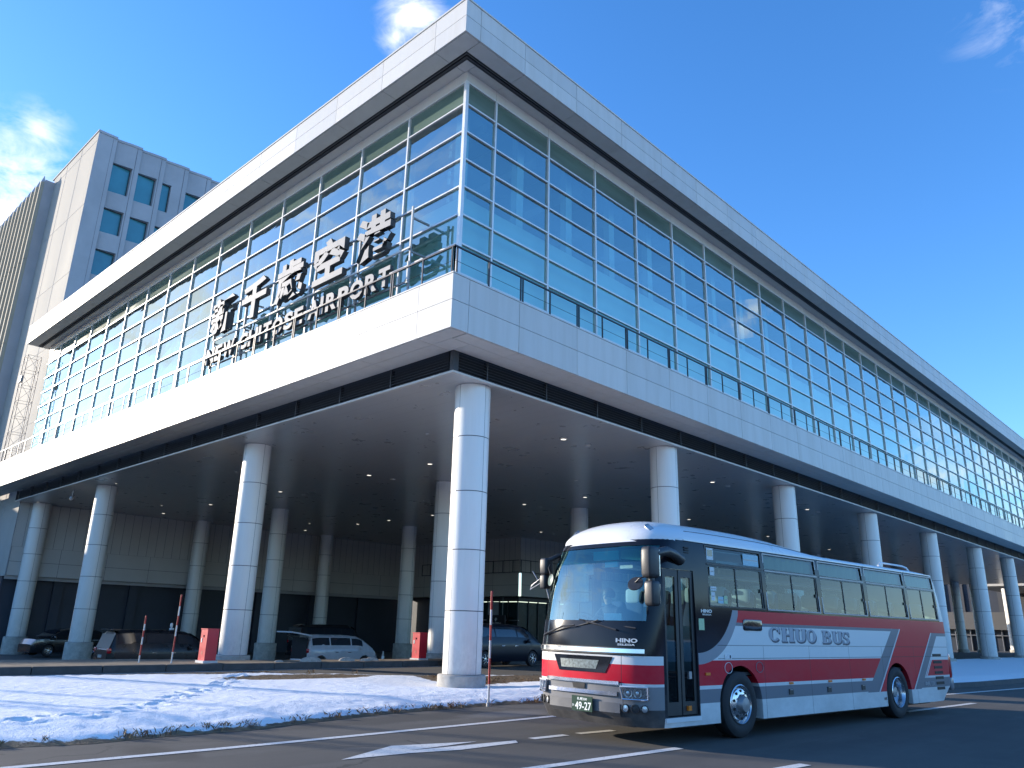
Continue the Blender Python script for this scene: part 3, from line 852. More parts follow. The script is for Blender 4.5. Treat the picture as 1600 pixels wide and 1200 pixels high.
# walls under the raised floor
def wall_run(mb, p, q, zs_rows, seams, out, mat=back_panel):
    """vertical wall from p to q (plan), rows of z, seam width per row, thickness to the outside normal out"""
    p = Vector((*p, 0)); q = Vector((*q, 0)); d = q-p; L = d.length; d.normalize(); n = Vector((*out, 0))
    for (z0, z1, w, dep) in zs_rows:
        k = max(1, round(L/w)); s = L/k
        for i in range(k):
            a = p+d*(i*s+.01); b = p+d*((i+1)*s-.01)
            mb.raw([a+n*dep+Vector((0, 0, z0+.01)), b+n*dep+Vector((0, 0, z0+.01)), b+n*dep+Vector((0, 0, z1-.01)), a+n*dep+Vector((0, 0, z1-.01))], [(0, 1, 2, 3)], mat)
        a = p+n*(dep-.03); b = q+n*(dep-.03)
        mb.raw([a+Vector((0, 0, z0-.0)), b+Vector((0, 0, z0)), b+Vector((0, 0, z1)), a+Vector((0, 0, z1))], [(0, 1, 2, 3)], seam_m)
    z0 = zs_rows[0][0]; dep = zs_rows[0][3]
    a = p+n*dep; b = q+n*dep; c = q-n*1.0; e = p-n*1.0
    mb.raw([v+Vector((0, 0, z0+.005)) for v in (a, b, c, e)], [(0, 1, 2, 3)], mat)
ROWS = [(4.12, 5.02, 3.0, .18), (5.02, 5.97, 3.0, .18), (5.97, 8.865, .62, .0)]
mb = MB()
wall_run(mb, (-59.27, 14.86), (-59.27, 47.8), ROWS, 0, (1, 0))
wall_run(mb, (-59.3, 47.9), (-44.5, 47.9), ROWS, 0, (0, -1))
wall_run(mb, (-44.5, 47.9), (-44.5, YR), ROWS, 0, (1, 0))
tb(mb, 'back_wall', fix=False)
mb = MB()
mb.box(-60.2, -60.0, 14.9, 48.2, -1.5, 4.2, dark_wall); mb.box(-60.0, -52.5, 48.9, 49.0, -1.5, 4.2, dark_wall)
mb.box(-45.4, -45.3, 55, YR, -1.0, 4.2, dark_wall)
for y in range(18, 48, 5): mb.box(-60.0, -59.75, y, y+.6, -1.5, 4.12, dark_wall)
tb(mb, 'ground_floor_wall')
mb = MB()   # shopfront glazing under the corner
sg = sm('shopfront_glass', (.012, .035, .04), .25, 0, .3, .8, spec=.15)
mb.box(-52.5, -45.3, 48.6, 48.64, -1.0, 3.7, sg); mb.box(-45.34, -45.3, 48.64, 55, -1, 3.7, sg)
tb(mb, 'shopfront_glass')
mb = MB()
for x in (-52.4, -51.2, -50.0, -48.8, -48.2, -47.4, -46.4, -45.3): mb.box(x-.04, x+.04, 48.5, 48.6, -1, 3.8, louvre_m)
for y in (49.8, 51, 52.2, 53.4, 54.6): mb.box(-45.3, -45.2, y-.04, y+.04, -1, 3.8, louvre_m)
mb.box(-52.5, -45.2, 48.5, 48.61, 2.2, 2.28, steel_grey); mb.box(-52.5, -45.15, 48.45, 48.7, 3.75, 4.12, rail_m); mb.box(-45.35, -45.2, 48.7, 55, 3.75, 4.12, rail_m)
mb.box(-48.75, -47.5, 48.54, 48.59, 2.35, 3.72, sm('blind', (.28, .31, .34), .7))
tb(mb, 'shopfront_frame')
mb = MB()   # balcony rail on the corner block
for z in (6.0, 6.95): 
    mb.box(-56.5, -44.3, 47.5, 47.54, z, z+.05, rail_m); mb.box(-44.14, -44.1, 47.5, 100, z, z+.05, rail_m)
for x in np.arange(-56.5, -44.3, 1.15): mb.box(x, x+.05, 47.5, 47.54, 6, 6.95, rail_m)
for y in np.arange(47.6, 100, 1.15): mb.box(-44.14, -44.1, y, y+.05, 6, 6.95, rail_m)
tb(mb, 'balcony_rail')
# hanging shop sign
sg_ = thing('shop_sign', 'black hanging shop sign with a small white emblem and pale lettering', 'shop sign', (-46.6, 47.4, 2.0))
mb = MB(); mb.box(-1.0, 1.0, -.06, .06, -.62, .62, sm('sign_black', (.012, .012, .018), .5, 0, 0)); mb.build('sign_board', sg_)
mb = MB()
put_text(mb, 'KINTEN', (-.62, -.062, -.22), (1, 0, 0), (0, 0, 1), 1.2, .26, sticker_white, offset=.02)
mb.poly([(0, -.066, .44), (-.14, -.066, .28), (0, -.066, .10), (.05, -.066, .2)], sticker_white); mb.poly([(.03, -.066, .44), (.16, -.066, .30), (.08, -.066, .22)], sticker_white)
mb.build('lettering', sg_, fix=False)
mb = MB(); mb.tube([(-.7, 0, .62), (-.7, 0, 2.1)], .015, steel_grey); mb.tube([(.7, 0, .62), (.7, 0, 2.1)], .015, steel_grey); mb.build('hanger', sg_)

# ------------------------------------------------------------------ sign with the airport's name
SX0, SZ = -30.95, 11.85
SY = 13.42
sign = thing('airport_sign', 'large grey metal letters naming the airport in Japanese and English on the left facade', 'sign', (-24.3, SY, 11.24))
so = sign.location
def sgn(mb, name, parent=sign, **k):
    ob = mb.build(name, None, **k)
    for v in ob.data.vertices: v.co.x -= so.x; v.co.y -= so.y; v.co.z -= so.z
    ob.parent = parent; return ob
chars = '新千歳空港'
cx0 = [-30.95, -28.3, -25.65, -23.05, -20.42]
for ch, x in zip(chars, cx0):
    mb = MB(); put_text(mb, ch, (x, SY+.22, 13.15), (1, 0, 0), (0, 0, 1), 1.92, 1.66, letter_m, letter_side, offset=.036, depth=.20)
    sgn(mb, 'character', fix=False)
word = 'NEW CHITOSE AIRPORT'
# measured advance widths so that the words fill the line
adv = dict(N=.74, E=.62, W=.98, C=.72, H=.74, I=.30, T=.62, O=.78, S=.64, A=.72, R=.68, P=.64); adv[' '] = .26
tot = sum(adv[c] for c in word); sc_ = (30.85-18.3)/tot; x = -30.85
for c in word:
    a = adv[c]*sc_
    if c != ' ':
        mb = MB(); put_text(mb, c, (x+.05*a, SY+.12, 11.88), (1, 0, 0), (0, 0, 1), a*(.88 if c != 'I' else .55), .68, letter_m, letter_side, offset=.04, depth=.14)
        sgn(mb, 'letter', fix=False)
    x += a
mb = MB()
posts = [-17.75, -20.55, -23.25, -25.75, -28.35, -31.0]
for i, px_ in enumerate(posts):
    mb.box(px_-.03, px_+.03, SY+.24, SY+.30, 13.10, 14.55, panel)
    mb.box(px_-.15, px_-.09, SY+.34, SY+.40, 11.24, 14.55, steel_grey)
    mb.box(px_-.15, px_-.09, SY+.40, GY-.05, 13.0, 13.06, steel_grey); mb.box(px_-.15, px_-.09, SY+.40, GY-.05, 14.2, 14.26, steel_grey)
mb.box(-31.0, -17.75, SY+.26, SY+.31, 14.40, 14.46, steel_grey); mb.box(-31.0, -17.75, SY+.26, SY+.31, 13.08, 13.14, panel)
mb.box(-31.0, -17.75, SY+.26, SY+.31, 12.44, 12.49, steel_grey); mb.box(-31.0, -17.75, SY+.26, SY+.31, 11.90, 11.95, steel_grey)
for px_ in posts[:-1]+[-30.95]: mb.box(px_-.03, px_+.03, SY+.2, SY+.26, 11.83, 12.58, panel)
sgn(mb, 'support_frame')

# ------------------------------------------------------------------ lattice mast
mast = thing('lattice_mast', 'slender steel lattice mast with a grey floodlight at the left end of the glazing', 'lattice mast', (-59.9, 13.9, 11.24))
mast_m = sm('mast_steel', (.22, .19, .18), .6, .2, .1, 8)
mb = MB(); w = .42; H = 7.7
for sx in (-w, w):
    for sy in (-w, w): mb.tube([(sx, sy, 0), (sx, sy, H)], .024, mast_m, 6)
nb = 7
for i in range(nb+1):
    z = H*i/nb
    for a, b in (((-w, -w), (w, -w)), ((w, -w), (w, w)), ((w, w), (-w, w)), ((-w, w), (-w, -w))):
        mb.tube([(*a, z), (*b, z)], .011, mast_m, 4)
        if i < nb:
            z2 = H*(i+1)/nb; p, q = (a, b) if i % 2 else (b, a)
            mb.tube([(*p, z), (*q, z2)], .010, mast_m, 4)
mb.build('mast_frame', mast)
mb = MB(); mb.box(-.1, .35, -.55, -.38, 5.75, 6.15, steel_grey); mb.box(.0, .05, -.4, -.35, 5.5, 6.2, steel_grey); mb.build('floodlight', mast)

# ------------------------------------------------------------------ tower block behind
tw = thing('office_tower', 'tall grey beige tower with scalloped side and square tinted windows behind the terminal', 'building', (-64, 30, 0))
def tp(mb, name, parent=tw, **k):
    ob = mb.build(name, None, **k)
    for v in ob.data.vertices: v.co.x += 64; v.co.y -= 30
    ob.parent = parent; return ob
TX = -59.3
mb = MB()
mb.raw([(-69.6, 14.84, 4.1), (TX, 14.84, 4.1), (TX, 14.84, 37.7), (-69.6, 14.84, 37.7)], [(0, 1, 2, 3)], tower_lit)
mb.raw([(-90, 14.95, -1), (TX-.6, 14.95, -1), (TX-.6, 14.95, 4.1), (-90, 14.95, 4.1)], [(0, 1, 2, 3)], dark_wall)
mb.raw([(-69.6, 14.84, 4.1), (TX, 14.84, 4.1), (TX, 15.0, 4.1), (-69.6, 15.0, 4.1)], [(0, 1, 2, 3)], tower_lit)
for z in (8.9+5.6*k for k in range(6)): mb.box(-69.5, TX-.01, 14.825, 14.84, z, z+.018, tower_side)
for xx in (-66.3, -62.9): mb.box(xx, xx+.018, 14.826, 14.84, 4.1, 37.6, tower_side)
tp(mb, 'front_wall', fix=False)
EY = [14.84, 16.22]+[16.22+1.93*k for k in range(1, 18)]
wins = []
mb = MB(); cap = MB()
def offx(k, t):   # scalloped plan of every module
    if k == 0: return .02*0
    return -.24+.24*(math.sin(min(1, t)*PI/2)**1.4)
rows_z = [(35.7, 33.2), (31.76, 29.7), (28.25, 26.15), (24.3, 22.3), (20.4, 18.4), (16.5, 14.5)]
plan = []
for k, (a, b) in enumerate(zip(EY[:-1], EY[1:])):
    L = b-a
    kind = k % 4
    n = 10
    pts = [(a+L*i/n, TX+(offx(k, i/n) if k else 0.0)) for i in range(n+1)]
    plan += pts
    if k == 0:
        mb.raw([(TX, a, 3.9), (TX, b, 3.9), (TX, b, 37.7), (TX, a, 37.7)], [(0, 1, 2, 3)], tower_side)
        mb.box(TX-.005, TX+.006, b-.30, b-.285, 9, 37.6, seam_m)
        continue
    wy0, wy1 = a+.06, a+(1.46 if kind != 3 else .78)
    ycuts = [a, wy0, wy1]+[wy1+(b-wy1)*i/6 for i in range(1, 7)]
    zc = [37.7]
    for zt_, zb_ in rows_z: zc += [zt_, zb_]
    zc += [3.9]
    for yi in range(len(ycuts)-1):
        y0, y1 = ycuts[yi], ycuts[yi+1]
        x0 = TX+offx(k, (y0-a)/L); x1 = TX+offx(k, (y1-a)/L)
        iswin = yi == 1
        for zi in range(len(zc)-1):
            zt_, zb_ = zc[zi], zc[zi+1]
            if iswin:
                sub = 6
                ys_ = [y0+(y1-y0)*i/sub for i in range(sub+1)]; xs_ = [TX+offx(k, (q-a)/L) for q in ys_]
                if zi % 2 == 1:
                    if zi == 5: pass
                    xr = min(x0, x1)-.22
                    wins.append((y0, y1, zb_, zt_, xr))
                    mb.raw([(x0, y0, zb_), (x0, y0, zt_), (xr, y0, zt_), (xr, y0, zb_)], [(0, 1, 2, 3)], tower_side)
                    mb.raw([(x1, y1, zb_), (x1, y1, zt_), (xr, y1, zt_), (xr, y1, zb_)], [(3, 2, 1, 0)], tower_side)
                    for zz in (zb_, zt_):
                        mb.raw([(x, q, zz) for x, q in zip(xs_, ys_)]+[(xr, y1, zz), (xr, y0, zz)], [tuple(range(sub+3))], tower_side)
                else:
                    for i in range(sub):
                        mb.raw([(xs_[i], ys_[i], zb_), (xs_[i+1], ys_[i+1], zb_), (xs_[i+1], ys_[i+1], zt_), (xs_[i], ys_[i], zt_)], [(0, 1, 2, 3)], tower_side)
            else:
                mb.raw([(x0, y0, zb_), (x1, y1, zb_), (x1, y1, zt_), (x0, y0, zt_)], [(0, 1, 2, 3)], tower_side)
    mb.box(TX-.03, TX+.006, b-.36, b-.345, 9, 37.6, seam_m)
    mb.raw([(TX, b, 3.9), (TX-.24, b, 3.9), (TX-.24, b, 37.7), (TX, b, 37.7)], [(0, 1, 2, 3)], tower_side)
for z in (32.6, 28.9, 25.2): mb.box(TX-.3, TX-.245, 16.3, 48, z, z+.012, seam_m)
tp(mb, 'side_wall', fix=False)
cap = MB()
for (y0, x0), (y1, x1) in zip(plan[:-1], plan[1:]):
    cap.raw([(x0+.06, y0, 37.62), (x1+.06, y1, 37.62), (x1+.06, y1, 37.82), (x0+.06, y0, 37.82), (x0-.5, y0, 37.82), (x1-.5, y1, 37.82), (x0-.02, y0, 37.62), (x1-.02, y1, 37.62)],
            [(0, 1, 2, 3), (3, 2, 5, 4), (0, 6, 7, 1)], tower_side)
cap.box(-70, TX+.05, 14.78, 15.1, 37.7, 37.82, tower_side)
cap.box(-69.9, TX-.3, 15.1, 47, 37.5, 37.7, tower_side)
tp(cap, 'parapet', fix=False)
for (y0, y1, zb_, zt_, xr) in wins:
    mb = MB(); mb.raw([(xr+.02, y0, zb_), (xr+.02, y1, zb_), (xr+.02, y1, zt_), (xr+.02, y0, zt_)], [(0, 1, 2, 3)], tower_glass)
    w_ = tp(mb, 'window', fix=False)
    mb = MB(); f_ = .05
    for (a, b, c, d) in ((y0, y1, zb_, zb_+f_), (y0, y1, zt_-f_, zt_), (y0, y0+f_, zb_+f_, zt_-f_), (y1-f_, y1, zb_+f_, zt_-f_)): mb.box(xr+.021, xr+.06, a, b, c, d, rail_m)
    tp(mb, 'frame', parent=w_)
# ribbed block to its left
rb = thing('ribbed_building', 'beige ribbed building with pointed fins at the far left edge', 'building', (-85, 25, 0))
mb = MB()
mb.box(-84, -69.55, 14.12, 30, 3.6, 36.9, rib_m)
ob = mb.build('wall', None); 
for v in ob.data.vertices: v.co.x += 85; v.co.y -= 25
ob.parent = rb
mb = MB(); mb.raw([(-69.54, 14.10, 3.6), (-69.54, 14.84, 3.6), (-69.54, 14.84, 37.2), (-69.54, 14.10, 37.2)], [(0, 1, 2, 3)], tower_side)
mb.raw([(-69.3, 14.10, 3.6), (-69.3, 14.84, 3.6), (-69.3, 14.84, 37.2), (-69.3, 14.10, 37.2)], [(0, 1, 2, 3)], tower_side)
ob = mb.build('return_wall', None, fix=False)
for v in ob.data.vertices: v.co.x += 85; v.co.y -= 25
ob.parent = rb
for k in range(12):
    mb = MB(); x = -69.6-1.28*k
    prof = [(x+.26, 14.12), (x+.12, 13.86), (x-.12, 13.86), (x-.26, 14.12)]
    for z0, z1 in ((3.6, 14.8), (14.83, 22.3), (22.33, 29.7), (29.73, 37.0)):
        vs = [(a, b, z0) for a, b in prof]+[(a, b, z1) for a, b in prof]
        mb.raw(vs, [(0, 1, 5, 4), (1, 2, 6, 5), (2, 3, 7, 6)], rib_m)
    vs = [(a, b, 37.0) for a, b in prof]+[(x, 14.05, 37.7)]
    mb.raw(vs, [(0, 1, 4), (1, 2, 4), (2, 3, 4), (3, 0, 4)], tower_side)
    ob = mb.build('fin', None, fix=False)
    for v in ob.data.vertices: v.co.x += 85; v.co.y -= 25
    ob.parent = rb

# ------------------------------------------------------------------ buildings beyond the far end of the canopy
fb = thing('far_terminal_wing', 'distant terminal wing with pale wall band and dark shopfront beyond the columns at the right', 'building', (-45, 158, 0))
def fp(mb, name, parent=fb, **k):
    ob = mb.build(name, None, **k)
    for v in ob.data.vertices: v.co.x += 45; v.co.y -= 158
    ob.parent = parent; return ob
far_m = sm('far_wall', (.12, .115, .11), .8, 0, .08, .5)
mb = MB(); mb.box(-80, -18, 158, 159, 3.3, 6.2, far_m); fp(mb, 'wall_band')
mb = MB(); mb.box(-80, -18, 159.2, 160, -.5, 14, dark_wall); fp(mb, 'rear_wall')
mb = MB()
for x in np.arange(-78, -18, 3.1): mb.box(x, x+.9, 158.9, 159.2, 6.2, 13.5, sm('far_fin', (.07, .07, .075), .7))
fp(mb, 'wall_fin')
mb = MB()
for x in np.arange(-78, -18, 2.4): mb.box(x, x+.12, 158.6, 159.2, -.2, 3.3, steel_grey)
mb.box(-80, -18, 158.6, 158.9, 2.3, 2.4, steel_grey); fp(mb, 'shopfront_frame')
mb = MB()
for (x, z) in ((-27.5, 2.3), (-24.2, 1.9), (-33.5, 2.6), (-22.8, 1.5)): mb.box(x, x+.35, 158.3, 158.5, z, z+.22, shop_light)
fp(mb, 'shop_lamp')
cn = thing('entrance_canopy', 'flat white entrance canopy beyond the far end of the raised floor', 'canopy', (-24, 145, 0))
mb = MB(); mb.box(-9, 16, -9, 22, 9.3, 10.3, panel); mb.build('roof_slab', cn)
for (x, y) in ((-6.3, -14), (-4.2, -10)):
    c = proto.copy(); C.objects.link(c); c.parent = cn; c.location = (x, y, 0); c.name = 'column'
    p = plo.copy(); C.objects.link(p); p.parent = c

# snow covered ground added out of view to throw light up under the eaves
mb = MB(); fs = sm('bounce_field_snow', (.82, .83, .84), .8, 0, .06, .2)
for (x0, x1, y0, y1) in ((16, 150, -160, 150), (-34, 12, -160, -30), (-84, -36, -160, -16)):
    mb.raw([(x0, y0, .05), (x1, y0, .05), (x1, y1, .05), (x0, y1, .05)], [(0, 1, 2, 3)], fs)
struct(mb.build('bounce_snow_field', fix=False))

# ------------------------------------------------------------------ coach
BA = R(5.15)
bus = thing('coach', 'white red and grey highway coach driving past the terminal corner', 'bus', (-6.77-1.25*math.cos(BA), 12.78+1.25*math.sin(BA), 0), -BA)
def lin(z, tab): return float(np.interp(z, [t[0] for t in tab], [t[1] for t in tab]))
def slope(z, x, s):
    return s*math.atan((front_y(z, x+.04)-front_y(z, x-.04))/.08)
T_SF = [(.25, -2.40), (.45, -2.52), (.9, -2.57), (1.35, -2.56), (1.75, -2.50), (2.2, -2.41), (2.7, -2.27), (3.05, -2.10), (3.13, -2.03)]
T_SR = [(.25, 8.55), (.40, 8.75), (.6, 9.08), (1.2, 9.14), (1.9, 9.16), (2.4, 9.06), (3.0, 8.92), (3.13, 8.88)]
T_W = [(.25, 1.245), (2.0, 1.25), (2.6, 1.235), (3.0, 1.205), (3.13, 1.185)]
NF, NFR = 3.0, .62
def plan_pt(z, a):
    """a in 0..1 runs from the front centre round the +x side to the rear centre"""
    w = lin(z, T_W); f = lin(z, T_SF); r = lin(z, T_SR); rf, rr = NFR, .32
    if a < .35:
        t = a/.35; v = math.sin(t*PI/2)
        x = w*v**.82 if v > 0 else 0
        q = max(0, 1-(x/w)**NF); return x, f+rf*(1-q**(1/NF))
    if a < .75:
        t = (a-.35)/.40; return w, f+rf+(r-rr-f-rf)*t
    t = (a-.75)/.25; v = math.cos(t*PI/2); x = w*max(0, v)**.6
    q = max(0, 1-(x/w)**4); return x, r-rr*(1-q**.25)
def front_y(z, x):
    w = lin(z, T_W); f = lin(z, T_SF); q = max(0, 1-min(1, abs(x)/w)**NF); return f+NFR*(1-q**(1/NF))
AA = [0]+[.35*i/12 for i in range(1, 13)]+[.35+.4*i/14 for i in range(1, 15)]+[.75+.25*i/7 for i in range(1, 8)]
ZZ = [.27, .35, .45, .6, .9, 1.35, 1.75, 2.0, 2.2, 2.45, 2.7, 2.9, 3.05, 3.13]
def ring(z, inset=0):
    P = []
    for a in AA:
        x, y = plan_pt(z, a); P.append((x, y))
    full = P+[(-x, y) for x, y in reversed(P[1:-1])]
    if inset:
        out = []
        cy = 3.3
        for x, y in full:
            out.append((x*(1-inset/1.25), cy+(y-cy)*(1-inset/5.8)))
        full = out
    return [(x, y, z) for x, y in full]

# livery painted on the body
N = NT('coach_body_paint')
sep = N.n('ShaderNodeSeparateXYZ'); N.l(N.coord('Object'), sep.inputs[0]); X_, Y_, Z_ = sep.outputs
def band(z0, z1): return N.AND(N.gt(Z_, z0), N.lt(Z_, z1))
def line_(y0, z0, y1, z1, off=0):   # y of a slanted line at height Z
    k = (y1-y0)/(z1-z0); return N.math('ADD', N.math('MULTIPLY', N.math('SUBTRACT', Z_, z0), k), y0+off)
L1 = line_(4.85, .79, 5.95, 1.77); R1 = line_(5.08, .55, 6.36, 1.80); R1b = line_(5.13, .55, 6.41, 1.80)
L2 = line_(6.80, .55, 8.06, 1.76); L2b = line_(6.85, .55, 8.11, 1.76); R2 = line_(7.20, .55, 8.46, 1.76); R2b = line_(7.25, .55, 8.51, 1.76)
low = (.70, .695, .68); RED = (.62, .004, .026); GREY = (.20, .205, .23)
c = N.mix(0.0, (.74, .73, .71), low)
side = N.gt(Y_, -2.03)
front = N.lt(Y_, -2.03)
redv = N.math('MULTIPLY', 1.0, 1.0)
def lay(c, m, col): return N.mix(m, c, col)
c = lay(c, N.AND(side, band(.84, 1.22), N.lt(Y_, L1)), RED)
c = lay(c, N.AND(side, band(1.83, 2.04), N.gt(Y_, -.2)), RED)
c = lay(c, N.AND(side, band(1.775, 1.83), N.lt(Y_, 6.0), N.gt(Y_, -.2)), GREY)
c = lay(c, N.AND(side, band(.58, .785), N.OR(N.lt(Y_, R1), N.gt(Y_, L2b))), GREY)
c = lay(c, N.AND(side, band(.56, 1.83), N.gt(Y_, L1), N.lt(Y_, R1)), GREY)
c = lay(c, N.AND(side, band(.56, 1.83), N.gt(Y_, R1b), N.lt(Y_, L2)), RED)
c = lay(c, N.AND(side, band(1.77, 2.04), N.gt(Y_, R1b)), RED)
c = lay(c, N.AND(side, band(1.70, 1.77), N.gt(Y_, L2b)), GREY)
c = lay(c, N.AND(side, band(.56, 1.76), N.gt(Y_, L2b), N.lt(Y_, R2)), GREY)
c = lay(c, N.AND(side, band(.83, 1.17), N.gt(Y_, R2b)), RED)
# front
c = lay(c, N.AND(front, band(.885, 1.155)), RED)
c = lay(c, N.AND(front, N.lt(Z_, .845)), (.24, .24, .25))
c = lay(c, N.AND(front, N.lt(Z_, .52)), (.045, .046, .05))
blk = N.AND(front, N.gt(Z_, 1.285), N.lt(Z_, 3.06))
# black window zone on the sides with the curved sweep behind the door
dy = N.math('SUBTRACT', Y_, -1.15); dz = N.math('SUBTRACT', Z_, 2.46)
rad = N.math('SQRT', N.math('ADD', N.math('MULTIPLY', dy, dy), N.math('MULTIPLY', dz, dz)))
sweep = N.AND(side, N.lt(Y_, 0.05), N.gt(Y_, -1.16), N.gt(rad, 1.12), N.lt(rad, 1.30), N.lt(Z_, 2.04), N.gt(Z_, 1.1))
c = lay(c, sweep, (.30, .305, .33))
blk = N.OR(blk, N.AND(side, N.gt(Z_, 2.03), N.lt(Z_, 3.105), N.lt(Y_, 8.71)), N.AND(side, N.lt(Y_, .05), N.lt(rad, 1.125), N.lt(Z_, 2.2)), N.AND(side, N.lt(Y_, -1.14), N.gt(Z_, .40), N.lt(Z_, 3.10)))
c = lay(c, blk, (.012, .014, .020))
# fine panel gaps
def gap(axis, v, w=.006): return N.lt(N.math('ABSOLUTE', N.math('SUBTRACT', axis, v)), w)
gm = None
for q in (.78, 2.36, 3.93, 5.40, 7.0): 
    g_ = N.AND(gap(Y_, q, .005), N.lt(Z_, 1.46)); gm = g_ if gm is None else N.OR(gm, g_)
for q in (1.455, 1.245): gm = N.OR(gm, N.AND(side, gap(Z_, q, .005), N.gt(Y_, -.6)))
gm = N.OR(gm, N.AND(front, N.lt(Z_, 1.29), gap(N.math('ABSOLUTE', X_), .80, .006)))
gm = N.AND(gm, N.math('SUBTRACT', 1.0, blk))
c = lay(c, N.math('MULTIPLY', gm, .8), (.03, .03, .035))
dirt = N.ramp(N.noise(2.2, 6, .7, sc3=(1, .5, 1)), .35, .8)
dz_ = N.math('MULTIPLY', N.math('SUBTRACT', 1.3, Z_, clamp=True), dirt, clamp=True)
c = lay(c, N.math('MULTIPLY', dz_, .55), (.24, .22, .20))
N.l(c, N.b.inputs['Base Color'])
N.l(N.math('SUBTRACT', .34, N.math('MULTIPLY', blk, .22)), N.b.inputs['Roughness'])
N.b.inputs['Coat Weight'].default_value = .0; N.b.inputs['Specular IOR Level'].default_value = .22; N.bump(N.noise(1.6, 2, .5), .05, .05)
body_m = N.m

mb = MB(); rings = [ring(z) for z in ZZ]; mb.grid(rings, body_m, close=True)
n_ = len(rings[0]); mb.f.append(tuple(reversed(range(n_)))); mb.m.append(0)
b0 = (len(ZZ)-1)*n_; mb.f.append(tuple(range(b0, b0+n_))); mb.m.append(0)
body = mb.build('body', bus)
cut = MB()
zi = [.95, 1.35, 1.75, 2.0, 2.2, 2.45, 2.7, 2.9, 3.02]
ir = [ring(z, .055) for z in zi]; cut.grid(ir, black_plastic, close=True)
cut.f.append(tuple(reversed(range(n_)))); cut.m.append(0); b0 = (len(zi)-1)*n_; cut.f.append(tuple(range(b0, b0+n_))); cut.m.append(0)
boolean(body, cut)
def cbox(*a):
    m_ = MB(); m_.box(*a, black_plastic); boolean(body, m_)
WIN = [(-.74, .92), (1.05, 2.91), (3.08, 4.91), (5.08, 6.95), (7.12, 8.64)]
m_ = MB()
for (a, b) in WIN:
    m_.box(-1.5, 1.5, a, b, 2.09, 2.73, black_plastic); m_.box(-1.5, 1.5, a, b, 2.80, 3.055, black_plastic)
for s in (1, -1):      # front quarter glass on the driver's side, wheel arches
    for cy, rr in ((0.02, .63), (6.07, .62)):
        pr = [(s*.85, cy+rr*math.cos(t), .52+rr*math.sin(t)*.97) for t in [PI*i/18 for i in range(19)]]
        pr = [(s*.85, cy+rr, .0)]+pr+[(s*.85, cy-rr, .0)]
        i0 = len(m_.v); m_.v += pr+[(s*1.5, y, z) for _, y, z in pr]; k = len(pr)
        m_.f.append(tuple(i0+i for i in range(k))); m_.m.append(0); m_.f.append(tuple(i0+k+i for i in reversed(range(k)))); m_.m.append(0)
        for i in range(k): m_.f.append((i0+i, i0+k+i, i0+k+(i+1) % k, i0+(i+1) % k)); m_.m.append(0)
m_.box(1.0, 1.5, -1.97, -1.17, .42, 2.62, black_plastic)
m_.box(-1.12, 1.12, -3.0, -1.66, 1.80, 2.99, black_plastic)
m_.box(-1.5, -1.0, -1.85, -.95, 1.75, 2.85, black_plastic)
boolean(body, m_)
me = body.data
for i, ms in enumerate(me.materials): me.materials[i] = body_m
for p in me.polygons: p.use_smooth = True
try: me.set_sharp_from_angle(angle=R(28))
except Exception: pass

def bp(mb, name, parent=bus, **k): return mb.build(name, parent, **k)
# roof with raised fairing
mb = MB()
def half_w(y):
    lo, hi = 0, 1.185
    if y < -1.43:
        best = .02
        for i in range(60):
            x = 1.185*i/59
            if front_y(3.10, x) <= y: best = x
        return best
    if y > 8.58: return 1.185*max(.02, (1-((y-8.58)/.31)**4))**.25
    return 1.185
HT = [(-1.1, .375), (-.5, .39), (0, .395), (1.0, .385), (1.8, .34), (2.6, .245), (3.2, .175), (3.7, .15), (6, .14), (8.0, .13), (8.5, .09), (8.8, .03), (8.88, 0)]
def roof_z(x, y):
    uu = min(.9999, abs(x)/1.185); yf = front_y(3.10, x); yr = 8.88-.3*max(0, uu)**5
    d = max(0, min(1, (y-yf)/.85)); e = max(0, min(1, (yr-y)/.45))
    g_ = (1-(1-d)**2.3)**(1/2.0) if d > 0 else 0; k_ = (1-(1-e)**2.2)**.5 if e > 0 else 0
    return 3.118+lin(max(y, -1.0), HT)*max(0, 1-uu**2.4)**(1/2.2)*g_*k_
rows = []
for i in range(35):
    x = 1.187*math.sin((-1+2*i/34)*PI/2); yf = front_y(3.10, x)-.004; yr = 8.88-.3*(abs(x)/1.187)**5; row = [(x, yf, 3.06)]
    for t in [0, .002, .006, .012, .02, .03, .042, .056, .072, .09, .11, .14, .18, .22, .26, .30, .34, .38, .42, .46, .50, .56, .64, .74, .84, .92, .96, .985, .995, 1]:
        y = yf+(yr-yf)*t; row.append((x, y, roof_z(x, y+.004)))
    rows.append(row)
mb.grid(rows, bus_white)
bp(mb, 'roof', smooth=45)
mb = MB()   # rain gutter
for s in (1, -1): mb.bar((s*1.198, -1.35, 3.115), (s*1.198, 8.55, 3.115), .022, .02, bus_white)
bp(mb, 'gutter')
mb = MB()   # seam of the raised roof part
for s in (1, -1):
    pts = []
    for y in (-1.2, -.7, 0, 1.0, 1.8, 2.6, 3.2, 3.6):
        uu = .93; pts.append((s*1.185*uu, y, roof_z(1.185*uu, y)+.003))
    mb.tube(pts, .006, seam_m, 5)
bp(mb, 'roof_seam')
for s in (.85, -.85):
    mb = MB(); mb.tube([(s, 6.6, 3.24), (s, 6.75, 3.32), (s, 7.9, 3.32), (s, 8.15, 3.29), (s, 8.3, 3.20)], .022, bus_white, 8)
    bp(mb, 'roof_rail', smooth=True)
